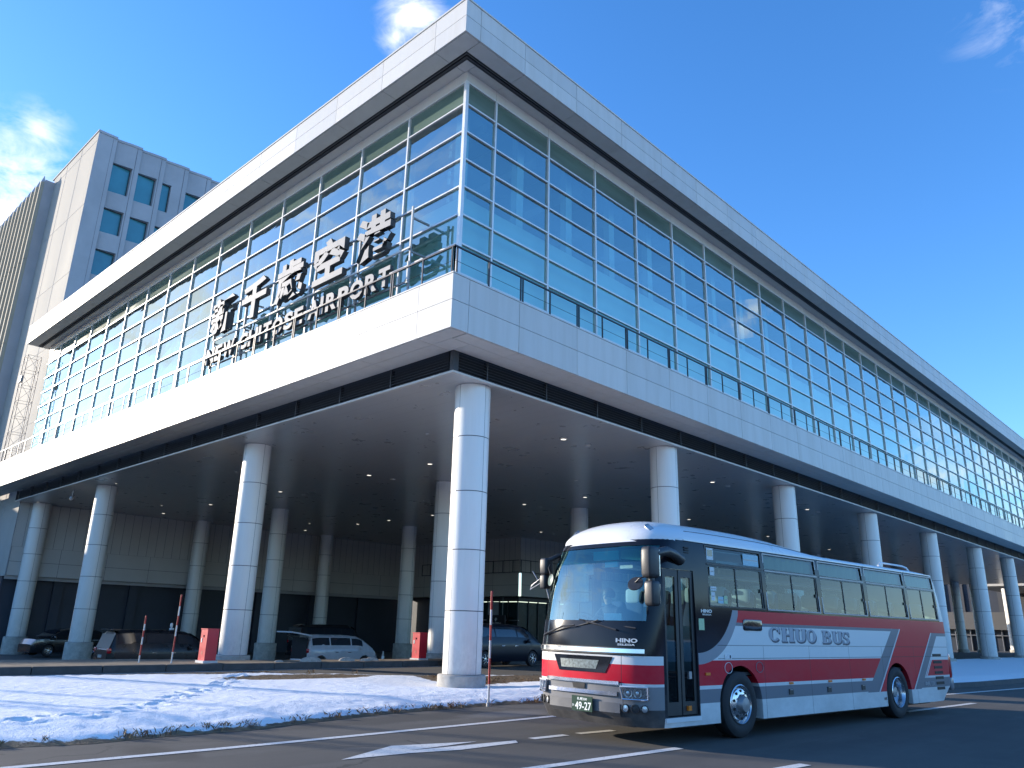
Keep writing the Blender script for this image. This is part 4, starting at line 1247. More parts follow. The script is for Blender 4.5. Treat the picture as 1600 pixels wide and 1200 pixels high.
for s in (1, -1):
    yy0 = -1.80; ww = half_w(yy0); uu0 = .80; zz0 = roof_z(uu0*ww, yy0)+.005
    mb = MB(); M = Matrix.Translation((s*uu0*ww, yy0-.01, zz0-.005)) @ Matrix.Rotation(R(s*38), 4, 'Y') @ Matrix.Rotation(R(28), 4, 'X')
    mb.box(-.07, .07, -.05, .03, -.015, .012, lamp_clear, M); mb.box(-.10, .10, -.035, .05, -.03, .004, bus_grey, M); bp(mb, 'roof_marker_lamp')

# glazing on both sides
for s in (1, -1):
    for k, (a, b) in enumerate(WIN):
        fr = MB(); x = s*1.20
        def xo(z): return s*(lin(z, T_W)-.018)
        gl = MB(); gl.raw([(xo(2.09), a, 2.09), (xo(2.09), b, 2.09), (xo(2.73), b, 2.73), (xo(2.73), a, 2.73)], [(0, 1, 2, 3)], bus_glass)
        gl.raw([(xo(2.80), a, 2.80), (xo(2.80), b, 2.80), (xo(3.055), b, 3.055), (xo(3.055), a, 3.055)], [(0, 1, 2, 3)], bus_glass)
        go = bp(gl, 'window', fix=False)
        mid = (a+b)/2
        fr.bar((xo(2.09)+s*.004, mid, 2.09), (xo(2.73)+s*.004, mid, 2.73), .03, .012, black_plastic)
        fr.bar((xo(2.09)+s*.006, b-.02, 2.09), (xo(2.73)+s*.006, b-.02, 2.73), .045, .012, black_plastic)
        # aluminium surround
        for (p, q) in (((a-.03, 2.075), (b+.03, 2.075)), ((a-.03, 2.765), (b+.03, 2.765)), ((a-.03, 3.07), (b+.03, 3.07))):
            fr.bar((s*(lin(p[1], T_W)+.004), p[0], p[1]), (s*(lin(q[1], T_W)+.004), q[0], q[1]), .012, .024, steel_grey if k else black_plastic)
        for yq in (a-.02, b+.02):
            fr.bar((s*(lin(2.07, T_W)+.003), yq, 2.07), (s*(lin(3.07, T_W)+.003), yq, 3.07), .03, .012, steel_grey if k else black_plastic)
        fr.box(*sorted((xo(2.4), xo(2.4)+s*.02)), b-.10, b-.06, 2.36, 2.42, black_plastic)
        bp(fr, 'window_frame', parent=go)
        if k:
            cu_ = MB(); n = 18
            cu_.grid([[(s*(1.12+.015*math.sin(i*2.1)), a+(b-a)*i/n, z) for i in range(n+1)] for z in (2.79, 2.92, 3.05)], curtain_m)
            bp(cu_, 'curtain', smooth=True)
mb = MB(); mb.raw([(-1.225, -1.85, 1.75), (-1.225, -.95, 1.75), (-1.21, -.95, 2.85), (-1.21, -1.85, 2.85)], [(0, 1, 2, 3)], bus_glass); bp(mb, 'window', fix=False)
# windscreen follows the curved front
mb = MB(); P = []
for z in (1.78, 1.95, 2.15, 2.35, 2.55, 2.72): P.append([(x, front_y(z, x)+.012, z) for x in np.linspace(-1.14, 1.14, 29)])
mb.grid(P, wind_glass)
P = [[(x, front_y(z, x)+.012, z) for x in np.linspace(-1.14, 1.14, 29)] for z in (2.72, 2.86, 3.01)]
mb.grid(P, wind_top)
ws = bp(mb, 'windscreen', smooth=True)
def arc(z, x0, x1, off, n=20): return [(x, front_y(z, x)+off, z) for x in np.linspace(x0, x1, n)]
mb = MB()
for z0, z1, x0, x1, m_, o_ in ((1.325, 1.385, -1.14, 1.14, chrome, -.035), (1.30, 1.325, -1.16, 1.16, black_plastic, -.03), (1.385, 1.40, -1.1, 1.1, black_plastic, -.022)):
    a, b = arc(z0, x0, x1, o_, 30), arc(z1, x0, x1, o_, 30); c_, d_ = arc(z1, x0, x1, .01, 30), arc(z0, x0, x1, .01, 30)
    mb.grid([a, b, c_, d_, a], m_)
bp(mb, 'front_trim_bar', smooth=30)
mb = MB()   # dark centre panel
a = arc(1.26, -.62, .66, -.012); b = arc(1.02, -.48, .52, -.012); mb.grid([a, b], black_gloss)
a = arc(1.20, -.45, .40, -.018); b = arc(1.07, -.42, .34, -.018); mb.grid([a, b], sm('card', (.16, .20, .19), .4, 0, .6, 30))
bp(mb, 'grille_panel', fix=False, smooth=True)
mb = MB()
for z, h, x0, x1 in ((.862, .024, -.78, .78), (.70, .028, -.74, .74)):
    a, b = arc(z, x0, x1, -.045), arc(z+h*2, x0, x1, -.040); c_, d_ = arc(z+h*2, x0, x1, .02), arc(z, x0, x1, .02)
    mb.grid([a, b, c_, d_, a], chrome)
bp(mb, 'chrome_bar', smooth=30)
mb = MB(); a = arc(.85, -.17, .11, -.02); b = arc(.77, -.15, .09, -.02); mb.grid([a, b], black_plastic)
a = arc(.60, -.76, .76, -.02, 24); b = arc(.46, -.76, .76, -.035, 24); c_ = arc(.36, -.70, .70, .02, 24); mb.grid([a, b, c_], sm('bumper_grey', (.12, .122, .13), .4, 0, .08, 5))
mb.box(-.75, .75, -2.15, -1.8, .24, .34, dark_metal)
bp(mb, 'bumper', smooth=30, fix=False)
for s in (1, -1):
    hl = MB()
    z0, z1, x0, x1 = .665, .845, .80, 1.165
    a = [(s*x, front_y(.75, x)-.050, z1-.012*abs(x-1)) for x in np.linspace(x0, x1, 10)]; b = [(s*x, front_y(.72, x)-.052, z0) for x in np.linspace(x0+.04, x1, 10)]
    hl.grid([a, b], lens_glass)
    ho = bp(hl, 'headlight', fix=False)
    hb = MB(); a2 = [(x, y+.042, z) for x, y, z in a]; b2 = [(x, y+.042, z) for x, y, z in b]; hb.grid([a2, b2], sm('lamp_housing', (.22, .23, .25), .25, .5, .3, 20))
    for q in (.90, 1.03):
        M = Matrix.Translation((s*q, front_y(.75, q)-.012, .755)) @ Matrix.Rotation(slope(.75, q, s), 4, 'Z') @ Matrix.Rotation(PI/2, 4, 'X')
        hb.lathe([(.072, .0), (.072, .014), (.062, -.005), (.03, -.008), (.026, .012), (.001, .018)], lamp_clear, 20, M)
    bp(hb, 'reflector', parent=ho, fix=False, smooth=30)
    fr = MB()
    for (p, q) in ((a, 0), (b, 0)): fr.tube([(x, y-.004, z) for x, y, z in p], .013, chrome if p is b else bus_white, 6)
    fr.tube([a[0], b[0]], .013, bus_grey, 6); fr.tube([a[-1], b[-1]], .013, chrome, 6)
    bp(fr, 'headlight_trim', parent=ho)
    for q, rr in ((.84, .050), (.98, .052), (1.10, .046)):
        fg = MB(); M = Matrix.Translation((s*q, front_y(.52, q)-.006, .535)) @ Matrix.Rotation(slope(.52, q, s), 4, 'Z') @ Matrix.Rotation(PI/2, 4, 'X')
        fg.lathe([(rr+.012, -.01), (rr+.012, .030), (rr, .032), (rr-.004, .016), (.001, .022)], None, 18, M, mats=[black_plastic, black_plastic, black_plastic, lamp_clear if q != .98 else black_plastic])
        bp(fg, 'fog_lamp', fix=False, smooth=30)
# number plate
py_ = front_y(.56, .06)-.07
mb = MB(); mb.box(-.16, .28, py_, py_+.012, .435, .655, plate_green)
pln = bp(mb, 'number_plate')
mb = MB()
put_text(mb, '49-27', (-.085, py_-.001, .455), (1, 0, 0), (0, 0, 1), .345, .115, plate_white, offset=.012, depth=.002)
put_text(mb, '札幌200', (-.04, py_-.001, .592), (1, 0, 0), (0, 0, 1), .21, .045, plate_white, offset=.01, depth=.002)
put_text(mb, 'か', (-.145, py_-.001, .495), (1, 0, 0), (0, 0, 1), .04, .04, plate_white, offset=.01, depth=.002)
bp(mb, 'plate_lettering', parent=pln, fix=False)
# maker's badge on the front and on the side
mb = MB()
yb = lambda x, z: front_y(z, x)-.004
def front_text(mb, s_, x, z, w, h, m_):
    ya, yb_ = front_y(z, x)-.022, front_y(z, x+w)-.022
    u = Vector((w, yb_-ya, 0)); put_text(mb, s_, (x, ya, z), u, (0, .06, 1), u.length, h, m_, offset=.03, depth=.02)
front_text(mb, 'HINO', .72, 1.475, .33, .062, hino_white); front_text(mb, 'SELEGA', .75, 1.43, .27, .028, hino_white)
bp(mb, 'front_badge', fix=False)
mb = MB()
put_text(mb, 'HINO', (1.252, -1.02, 1.965), (0, 1, 0), (0, 0, 1), .30, .055, hino_white, offset=.03); put_text(mb, 'SELEGA', (1.252, -.99, 1.925), (0, 1, 0), (0, 0, 1), .25, .024, hino_white, offset=.02)
bp(mb, 'side_badge', fix=False)
# stickers
mb = MB(); X = 1.254; mb.box(X, X+.002, -1.10, -.95, 1.69, 1.87, sticker_green); bp(mb, 'sticker')
for (a, b, c_, d_, m_) in ((-.72, -.53, 2.84, 3.04, sticker_white), (-.68, -.55, 2.58, 2.72, sticker_white), (-.70, -.53, 2.33, 2.40, sticker_white), (-.69, -.58, 2.17, 2.31, sticker_white), (-.50, -.34, 2.13, 2.24, sticker_blue), (-.32, -.22, 2.13, 2.26, sticker_green), (.38, .88, 2.82, 3.02, sticker_blue)):
    mb = MB(); xx = lin((c_+d_)/2, T_W)-.008; mb.box(xx, xx+.002, a, b, c_, d_, m_)
    if d_ > 3.03: mb.box(xx+.0021, xx+.003, a+.02, b-.02, c_+.06, d_-.03, black_gloss)
    else: mb.box(xx+.0021, xx+.003, a+.02, b-.02, (c_+d_)/2-.01, (c_+d_)/2+.01, steel_grey)
    bp(mb, 'sticker')
# wipers
mb = MB()
def on_f(x, z, o_=-.05): return (x, front_y(z, x)+o_, z)
mb.tube([on_f(-.15, 1.72), on_f(-.4, 1.70, -.07), on_f(-.92, 1.56, -.05)], .014, black_plastic, 6); mb.tube([on_f(-.95, 1.54), on_f(.35, 1.80, -.04)], .011, black_plastic, 6)
mb.tube([on_f(.72, 1.66), on_f(.35, 1.74, -.06), on_f(.10, 1.78, -.05)], .014, black_plastic, 6); mb.tube([on_f(-.05, 1.81), on_f(1.02, 1.69, -.04)], .011, black_plastic, 6)
bp(mb, 'wiper')
# mirrors
def rbox(mb, c0, sx, sy, sz, mat, e=.35, M=None):
    """rounded box"""
    n, m_ = 14, 9; P = []
    for i in range(m_):
        ph = -PI/2+PI*i/(m_-1); row = []
        for j in range(n):
            th = 2*PI*j/n; f = lambda v: math.copysign(abs(v)**e, v)
            row.append(Vector((sx*f(math.cos(ph))*f(math.cos(th)), sy*f(math.cos(ph))*f(math.sin(th)), sz*f(math.sin(ph)))))
        P.append(row)
    P = [[(M @ p if M else p)+Vector(c0) for p in row] for row in P]
    mb.grid(P, mat, close=True)
mb = MB()
rbox(mb, (1.42, -2.50, 2.66), .10, .13, .24, black_plastic)
rbox(mb, (1.44, -2.50, 2.20), .095, .10, .19, black_plastic)
mb.tube([(1.42, -2.5, 2.5), (1.44, -2.5, 2.3)], .05, black_plastic)
mb.tube([(1.45, -2.42, 2.80), (1.42, -2.1, 2.86), (1.30, -1.75, 2.84), (1.22, -1.5, 2.78)], [.07, .075, .08, .10], black_plastic, 10)
mo = bp(mb, 'mirror', smooth=50)
mb = MB(); mb.box(1.345, 1.505, -2.385, -2.375, 2.46, 2.85, chrome); mb.box(1.36, 1.51, -2.405, -2.395, 2.06, 2.34, chrome); bp(mb, 'mirror_glass', parent=mo)
mb = MB(); M = Matrix.Translation((1.20, -2.60, 2.34)) @ Matrix.Rotation(R(55), 4, 'X') @ Matrix.Rotation(R(15), 4, 'Y')
mb.lathe([(.001, -.03), (.09, -.02), (.125, .0), (.12, .012), (.001, .014)], black_plastic, 24, M); mb.tube([(1.20, -2.60, 2.36), (1.28, -2.6, 2.42), (1.36, -2.55, 2.45)], .012, black_plastic)
bp(mb, 'round_mirror', smooth=30)
mb = MB()
rbox(mb, (-1.38, -2.02, 2.74), .09, .10, .15, black_plastic); rbox(mb, (-1.40, -2.02, 2.47), .075, .09, .13, black_plastic)
mb.tube([(-1.33, -2.0, 2.85), (-1.25, -1.85, 2.93), (-1.2, -1.6, 2.95)], .045, black_plastic)
mb.tube([(-1.38, -2.02, 2.4), (-1.30, -1.98, 2.1), (-1.26, -1.9, 1.95)], .02, steel_grey)
mb.tube([(-1.45, -2.05, 2.55), (-1.68, -2.1, 2.40), (-1.72, -2.1, 2.33), (-1.5, -2.05, 2.44)], .012, steel_grey); mb.tube([(-1.55, -2.05, 2.48), (-1.66, -2.1, 2.66)], .01, steel_grey)
bp(mb, 'mirror', smooth=50)
mb = MB(); M = Matrix.Translation((-1.06, -2.22, 2.48)) @ Matrix.Rotation(R(80), 4, 'X') @ Matrix.Rotation(R(-20), 4, 'Y')
mb.lathe([(.001, -.02), (.10, -.015), (.105, .0), (.001, .01)], sm('mirror_back_green', (.03, .09, .08), .4), 24, M); mb.tube([(-1.06, -2.22, 2.56), (-1.12, -2.22, 2.70), (-1.2, -2.1, 2.76)], .008, black_plastic)
bp(mb, 'round_mirror', smooth=30)
# entrance door
mb = MB(); xd = 1.205
for (a, b) in ((-1.965, -1.585), (-1.555, -1.175)):
    mb.box(xd-.03, xd+.012, a, a+.07, .43, 2.61, black_plastic); mb.box(xd-.03, xd+.012, b-.07, b, .43, 2.61, black_plastic)
    mb.box(xd-.03, xd+.012, a+.07, b-.07, .43, .62, black_plastic); mb.box(xd-.03, xd+.012, a+.07, b-.07, 2.50, 2.61, black_plastic)
mb.box(xd-.035, xd+.0, -1.585, -1.555, .43, 2.61, black_rubber)
do = bp(mb, 'door')
mb = MB()
for (a, b) in ((-1.895, -1.655), (-1.485, -1.245)): mb.raw([(xd, a, .62), (xd, b, .62), (xd, b, 2.50), (xd, a, 2.50)], [(0, 1, 2, 3)], bus_glass)
bp(mb, 'door_glass', parent=do, fix=False)
mb = MB(); mb.box(xd+.005, xd+.04, -1.40, -1.33, .95, 1.06, steel_grey); bp(mb, 'door_handle', parent=do)
mb = MB(); mb.box(xd+.013, xd+.05, -1.46, -1.38, .49, .56, lamp_orange); bp(mb, 'step_lamp', parent=do)
mb = MB(); mb.box(1.15, 1.262, -2.02, -1.14, .34, .405, bus_white); bp(mb, 'step_sill')
mb = MB()
for i in range(3): mb.box(1.205, 1.222, -1.36, -1.24, 2.90+i*.04, 2.92+i*.04, dark_metal)
bp(mb, 'vent')
# lettering on the side
def serif_letter(mb, ch, y0, z0, h, w, X, mat):
    """slab-serif capital drawn from bars and arcs in the y-z plane"""
    st = .30*w; th = .085*h; e = []
    def rc(a, b, c_, d_): e.append([(a, c_), (b, c_), (b, d_), (a, d_)])
    def arcs(cx, cz, rx, rz, t0, t1, ox, oz, n=14):
        for i in range(n):
            p, q = t0+(t1-t0)*i/n, t0+(t1-t0)*(i+1)/n
            e.append([(cx+rx*math.cos(p), cz+rz*math.sin(p)), (cx+rx*math.cos(q), cz+rz*math.sin(q)), (cx+(rx-ox(q))*math.cos(q), cz+(rz-oz)*math.sin(q)), (cx+(rx-ox(p))*math.cos(p), cz+(rz-oz)*math.sin(p))])
    thk = lambda t: st*(.35+.65*abs(math.cos(t)))
    if ch in 'HU':
        for s0 in (.05*w, w-.05*w-st): rc(s0, s0+st, (th if ch == 'H' else h*.32), h-th)
        for s0 in (.05*w-.08*w, w-.05*w-st-.08*w):
            rc(s0, s0+st+.16*w, h-th, h)
            if ch == 'H': rc(s0, s0+st+.16*w, 0, th)
        if ch == 'H': rc(.05*w+st, w-.05*w-st, h*.45, h*.57)
        else: arcs(w/2, h*.33, w*.45, h*.33, PI, 2*PI, thk, th*1.5)
    if ch == 'O': arcs(w/2, h/2, w/2, h/2, 0, 2*PI, thk, th*1.3, 24)
    if ch == 'C':
        arcs(w/2, h/2, w/2, h/2, R(38), R(322), thk, th*1.3, 20); rc(w*.84, w*.98, h*.60, h*.98)
    if ch == 'B':
        rc(.08*w, .08*w+st, th, h-th); rc(-.03*w, w*.6, 0, th); rc(-.03*w, w*.55, h-th, h); rc(.1*w, w*.55, h*.47, h*.47+th)
        arcs(w*.55, h*.26, w*.42, h*.26, -PI/2, PI/2, thk, th, 12); arcs(w*.52, h*.735, w*.38, h*.265, -PI/2, PI/2, thk, th, 12)
    if ch == 'S':
        arcs(w*.5, h*.74, w*.45, h*.26, R(20), R(230), thk, th*1.2, 14); arcs(w*.5, h*.27, w*.47, h*.27, R(50-180-20), R(50), thk, th*1.2, 14)
        rc(w*.78, w*.95, h*.66, h*.98); rc(w*.03, w*.2, h*.02, h*.34)
        e.append([(w*.12, h*.60), (w*.42, h*.60), (w*.90, h*.40), (w*.60, h*.36)])
    for q in e: mb.poly([(X, y0+a, z0+b) for a, b in q], mat)
mb = MB()
ltr = [('C', 0), ('H', .44), ('U', .93), ('O', 1.36), ('B', 1.98), ('U', 2.40), ('S', 2.80)]
wd = dict(C=.37, H=.43, U=.40, O=.37, B=.38, S=.33)
for ch, y in ltr:
    k = 1-.02*y
    if ch == 'B': bp(mb, 'side_lettering', fix=False); mb = MB()
    for i, (dx, dz) in enumerate(((.030, -.030), (.022, -.022), (.013, -.013))): serif_letter(mb, ch, .99+y*.965+dx, 1.535-.012*y+dz, .245*k, wd[ch]*k, 1.2525+.0008*i, bus_letter_dk)
    serif_letter(mb, ch, .99+y*.965, 1.535-.012*y, .245*k, wd[ch]*k, 1.2555, bus_letter)
bp(mb, 'side_lettering', fix=False)
mb = MB()
put_text(mb, '中央バス', (1.2525, 7.42, .61), (0, 1, 0), (0, 0, 1), .52, .10, sm('small_letter', (.38, .39, .42), .5), offset=.03)
bp(mb, 'rear_side_lettering', fix=False)
# white coach lines along the slanted bands
mb = MB(); X = 1.2535
for (y0, z0, y1, z1) in ((5.08, .55, 6.36, 1.80), (6.80, .55, 8.06, 1.76)):
    mb.raw([(X, y0, z0), (X, y0+.05, z0), (X, y1+.05, z1), (X, y1, z1)], [(0, 1, 2, 3)], bus_white)
mb.raw([(X, 7.25+.27, .80), (X, 7.30+.27, .80), (X, 8.0, 1.22), (X, 7.95, 1.22)], [(0, 1, 2, 3)], bus_white)
mb.raw([(X, 7.52, .785), (X, 8.0, .785), (X, 8.0, .83), (X, 7.52, .83)], [(0, 1, 2, 3)], bus_white)
bp(mb, 'stripe_edging', fix=False)
# side lamp window, fuel flap, markers, latches, rear vent
mb = MB(); rbox(mb, (1.245, .48, 1.795), .02, .30, .095, black_gloss, .25); bp(mb, 'side_route_display', smooth=True)
for y in (1.62, 3.05, 4.45, -.92):
    mb = MB(); mb.box(1.25, 1.268, y-.06, y+.06, (.80 if y > 0 else .995), (.835 if y > 0 else 1.035), lamp_orange); bp(mb, 'side_marker')
for y in (1.60, 3.0, 4.40):
    mb = MB(); mb.box(1.25, 1.262, y-.07, y+.07, .625, .72, black_plastic); mb.box(1.262, 1.268, y-.05, y+.05, .70, .712, steel_grey); bp(mb, 'hatch_latch')
mb = MB()
for y0, w_ in ((-.32, .18), (.62, .14)):
    n = 24
    for i in range(n):
        a, b = 2*PI*i/n, 2*PI*(i+1)/n
        mb.bar((1.252, y0+.11*math.cos(a), 1.10+.085*math.sin(a)), (1.252, y0+.11*math.cos(b), 1.10+.085*math.sin(b)), .008, .008, bus_white if y0 < 0 else bus_grey)
mb.box(1.25, 1.258, -.42, -.22, 1.24, 1.31, bus_white); mb.box(1.258, 1.26, -.28, -.25, 1.25, 1.30, black_gloss)
bp(mb, 'fuel_flap')
mb = MB()
for i in range(7): mb.box(1.245, 1.256, 8.02+.01*i, 8.50, 1.24-.115*i-.035*(i > 0), 1.30-.115*i-.035*(i > 0)+(.0), dark_metal)
bp(mb, 'engine_vent')
mb = MB(); mb.box(1.25, 1.26, 5.28, 5.40, .40, .45, chrome); bp(mb, 'socket_cover')
for s in (1, -1):
    mb = MB(); rbox(mb, (s*1.10, 9.14, 1.02), .10, .09, .30, lamp_red, .4); bp(mb, 'tail_lamp', smooth=True)
    mb = MB(); rbox(mb, (s*1.12, 9.12, .62), .09, .10, .14, bus_grey, .4); bp(mb, 'rear_bumper_corner', smooth=True)
mb = MB(); mb.box(-.95, .95, -1.3, 8.3, .20, .9, dark_metal); bp(mb, 'chassis')
# wheels
def wheel_mesh(r=.52, w=.30, rim='front'):
    t = MB(); prof = [(.30, -w/2+.03), (.36, -w/2), (r-.06, -w/2), (r-.012, -w/2+.03), (r, -w/2+.07), (r, w/2-.07), (r-.012, w/2-.03), (r-.06, w/2), (.36, w/2), (.30, w/2-.03)]
    M = Matrix.Rotation(PI/2, 4, 'Y'); t.lathe(prof, black_rubber, 48, M)
    m_ = MB()
    if rim == 'front':
        m_.lathe([(.315, w/2-.01), (.30, w/2+.0), (.285, w/2-.02), (.265, w/2-.07), (.245, w/2-.02), (.17, w/2+.01), (.15, w/2+.01)], rim_m, 48, M)
        m_.lathe([(.15, w/2+.01), (.14, w/2+.05), (.11, w/2+.09), (.001, w/2+.10)], steel_grey, 24, M)
        for i in range(10):
            a = 2*PI*i/10; m_.lathe([(.024, w/2-.012), (.024, w/2-.004), (.001, w/2-.004)], dark_metal, 10, M @ Matrix.Translation((.212*math.cos(a), .212*math.sin(a), 0.009)))
            a += .3; m_.lathe([(.012, w/2+.0), (.012, w/2+.035), (.001, w/2+.035)], steel_grey, 6, M @ Matrix.Translation((.155*math.cos(a), .155*math.sin(a), 0)))
    else:
        m_.lathe([(.315, w/2-.01), (.30, w/2), (.285, w/2-.02), (.27, w/2-.14), (.17, w/2-.15), (.001, w/2-.15)], rim_m, 48, M)
        m_.lathe([(.11, w/2-.15), (.10, w/2-.08), (.001, w/2-.07)], steel_grey, 16, M)
    return t, m_
for (y, kind) in ((0.02, 'front'), (6.07, 'rear')):
    for s in (1, -1):
        t, m_ = wheel_mesh(rim=kind)
        w_ = bp(t, 'wheel', smooth=40); w_.location = (s*1.085, y, .52); w_.rotation_euler = (0, 0, 0 if s > 0 else PI)
        bp(m_, 'rim', parent=w_, smooth=40)
mb = MB()
for s in (1, -1):
    for cy in (0.02, 6.07):
        P = [[(x, cy+.66*math.cos(t), .52+.64*math.sin(t)) for t in [PI*i/12 for i in range(13)]] for x in (s*.5, s*1.2)]
        mb.grid(P, dark_metal); 
        mb.raw([(s*.7, cy-.7, .2), (s*.7, cy+.7, .2), (s*.7, cy+.7, 1.2), (s*.7, cy-.7, 1.2)], [(0, 1, 2, 3)], dark_metal)
bp(mb, 'wheel_housing', fix=False)
# interior
mb = MB(); mb.box(-1.15, 1.15, -.95, 8.7, .97, 1.02, sm('coach_floor', (.08, .08, .09), .7)); mb.box(-1.15, 1.15, -2.2, -1.0, .60, .64, dark_metal)
mb.box(-1.1, -.05, -2.1, -1.0, .98, 1.03, dark_metal); mb.box(-1.12, 1.12, -1.05, -.97, .62, 1.0, dark_metal)
bp(mb, 'coach_floor')
mb = MB()
P = [[(x, front_y(1.74, x)+.10, 1.70) for x in np.linspace(-1.08, 1.08, 15)], [(x, front_y(1.74, x)+.28, 1.74) for x in np.linspace(-1.05, 1.05, 15)], [(x, -1.86, 1.68) for x in np.linspace(-1.05, 1.05, 15)], [(x, -1.80, 1.1) for x in np.linspace(-1.05, 1.05, 15)]]
mb.grid(P, sm('dashboard', (.07, .075, .08), .6)); 
mb.lathe([(.225, 0), (.24, .012), (.225, .024), (.21, .012), (.225, 0)], black_plastic, 24, Matrix.Translation((-.62, -1.72, 1.80)) @ Matrix.Rotation(R(-35), 4, 'X'))
mb.bar((-.62, -1.95, 1.5), (-.62, -1.72, 1.80), .05, .05, black_plastic)
bp(mb, 'dashboard', fix=False)
mb = MB()
mb.box(.02, .40, -2.02, -2.0, 1.76, 1.92, sticker_white); mb.box(-.15, .42, -2.08, -2.03, 2.78, 2.93, cyan_m); mb.box(.12, .40, -2.09, -2.05, 2.66, 2.75, cyan_m)
mb.box(-.30, -.14, -2.1, -2.09, 2.55, 2.72, steel_grey); mb.tube([(.85, -1.95, 1.72), (.85, -1.93, 2.02)], .05, black_plastic); 
bp(mb, 'dashboard_items')
mb = MB()
mb.box(-1.1, 1.1, -.96, -.93, 1.02, 1.75, sm('bulkhead', (.35, .36, .36), .6)); mb.box(-1.12, 1.12, -1.6, 8.6, 3.0, 3.02, inner_white)
for s in (1, -1): mb.box(s*1.10 if s < 0 else .78, -.78 if s < 0 else 1.10, -.3, 8.5, 2.80, 2.86, inner_white)
bp(mb, 'interior_lining')
def seat_meshes():
    a = MB(); rbox(a, (0, 0, 1.42), .22, .24, .07, seat_m, .4); rbox(a, (0, .24, 1.80), .22, .06, .40, seat_m, .4, Matrix.Rotation(R(-8), 4, 'X'))
    c_ = MB(); rbox(c_, (0, .265, 2.07), .19, .085, .14, seat_cover, .4); return a, c_
sa, sc2 = seat_meshes(); s0 = sa.build('seat', bus, smooth=True); s1 = sc2.build('headrest_cover', s0, smooth=True)
first = True
for i in range(11):
    for x in (-.92, -.46, .46, .92):
        y = -.35+i*.82
        if first: s0.location = (x, y, .22); first = False; continue
        c_ = s0.copy(); C.objects.link(c_); c_.parent = bus; c_.location = (x, y, .22); d_ = s1.copy(); C.objects.link(d_); d_.parent = c_
mb = MB(); rbox(mb, (-.62, -1.18, 1.42), .24, .24, .08, seat_m, .4); rbox(mb, (-.62, -.98, 1.80), .23, .06, .36, seat_m, .4); bp(mb, 'driver_seat', smooth=True)

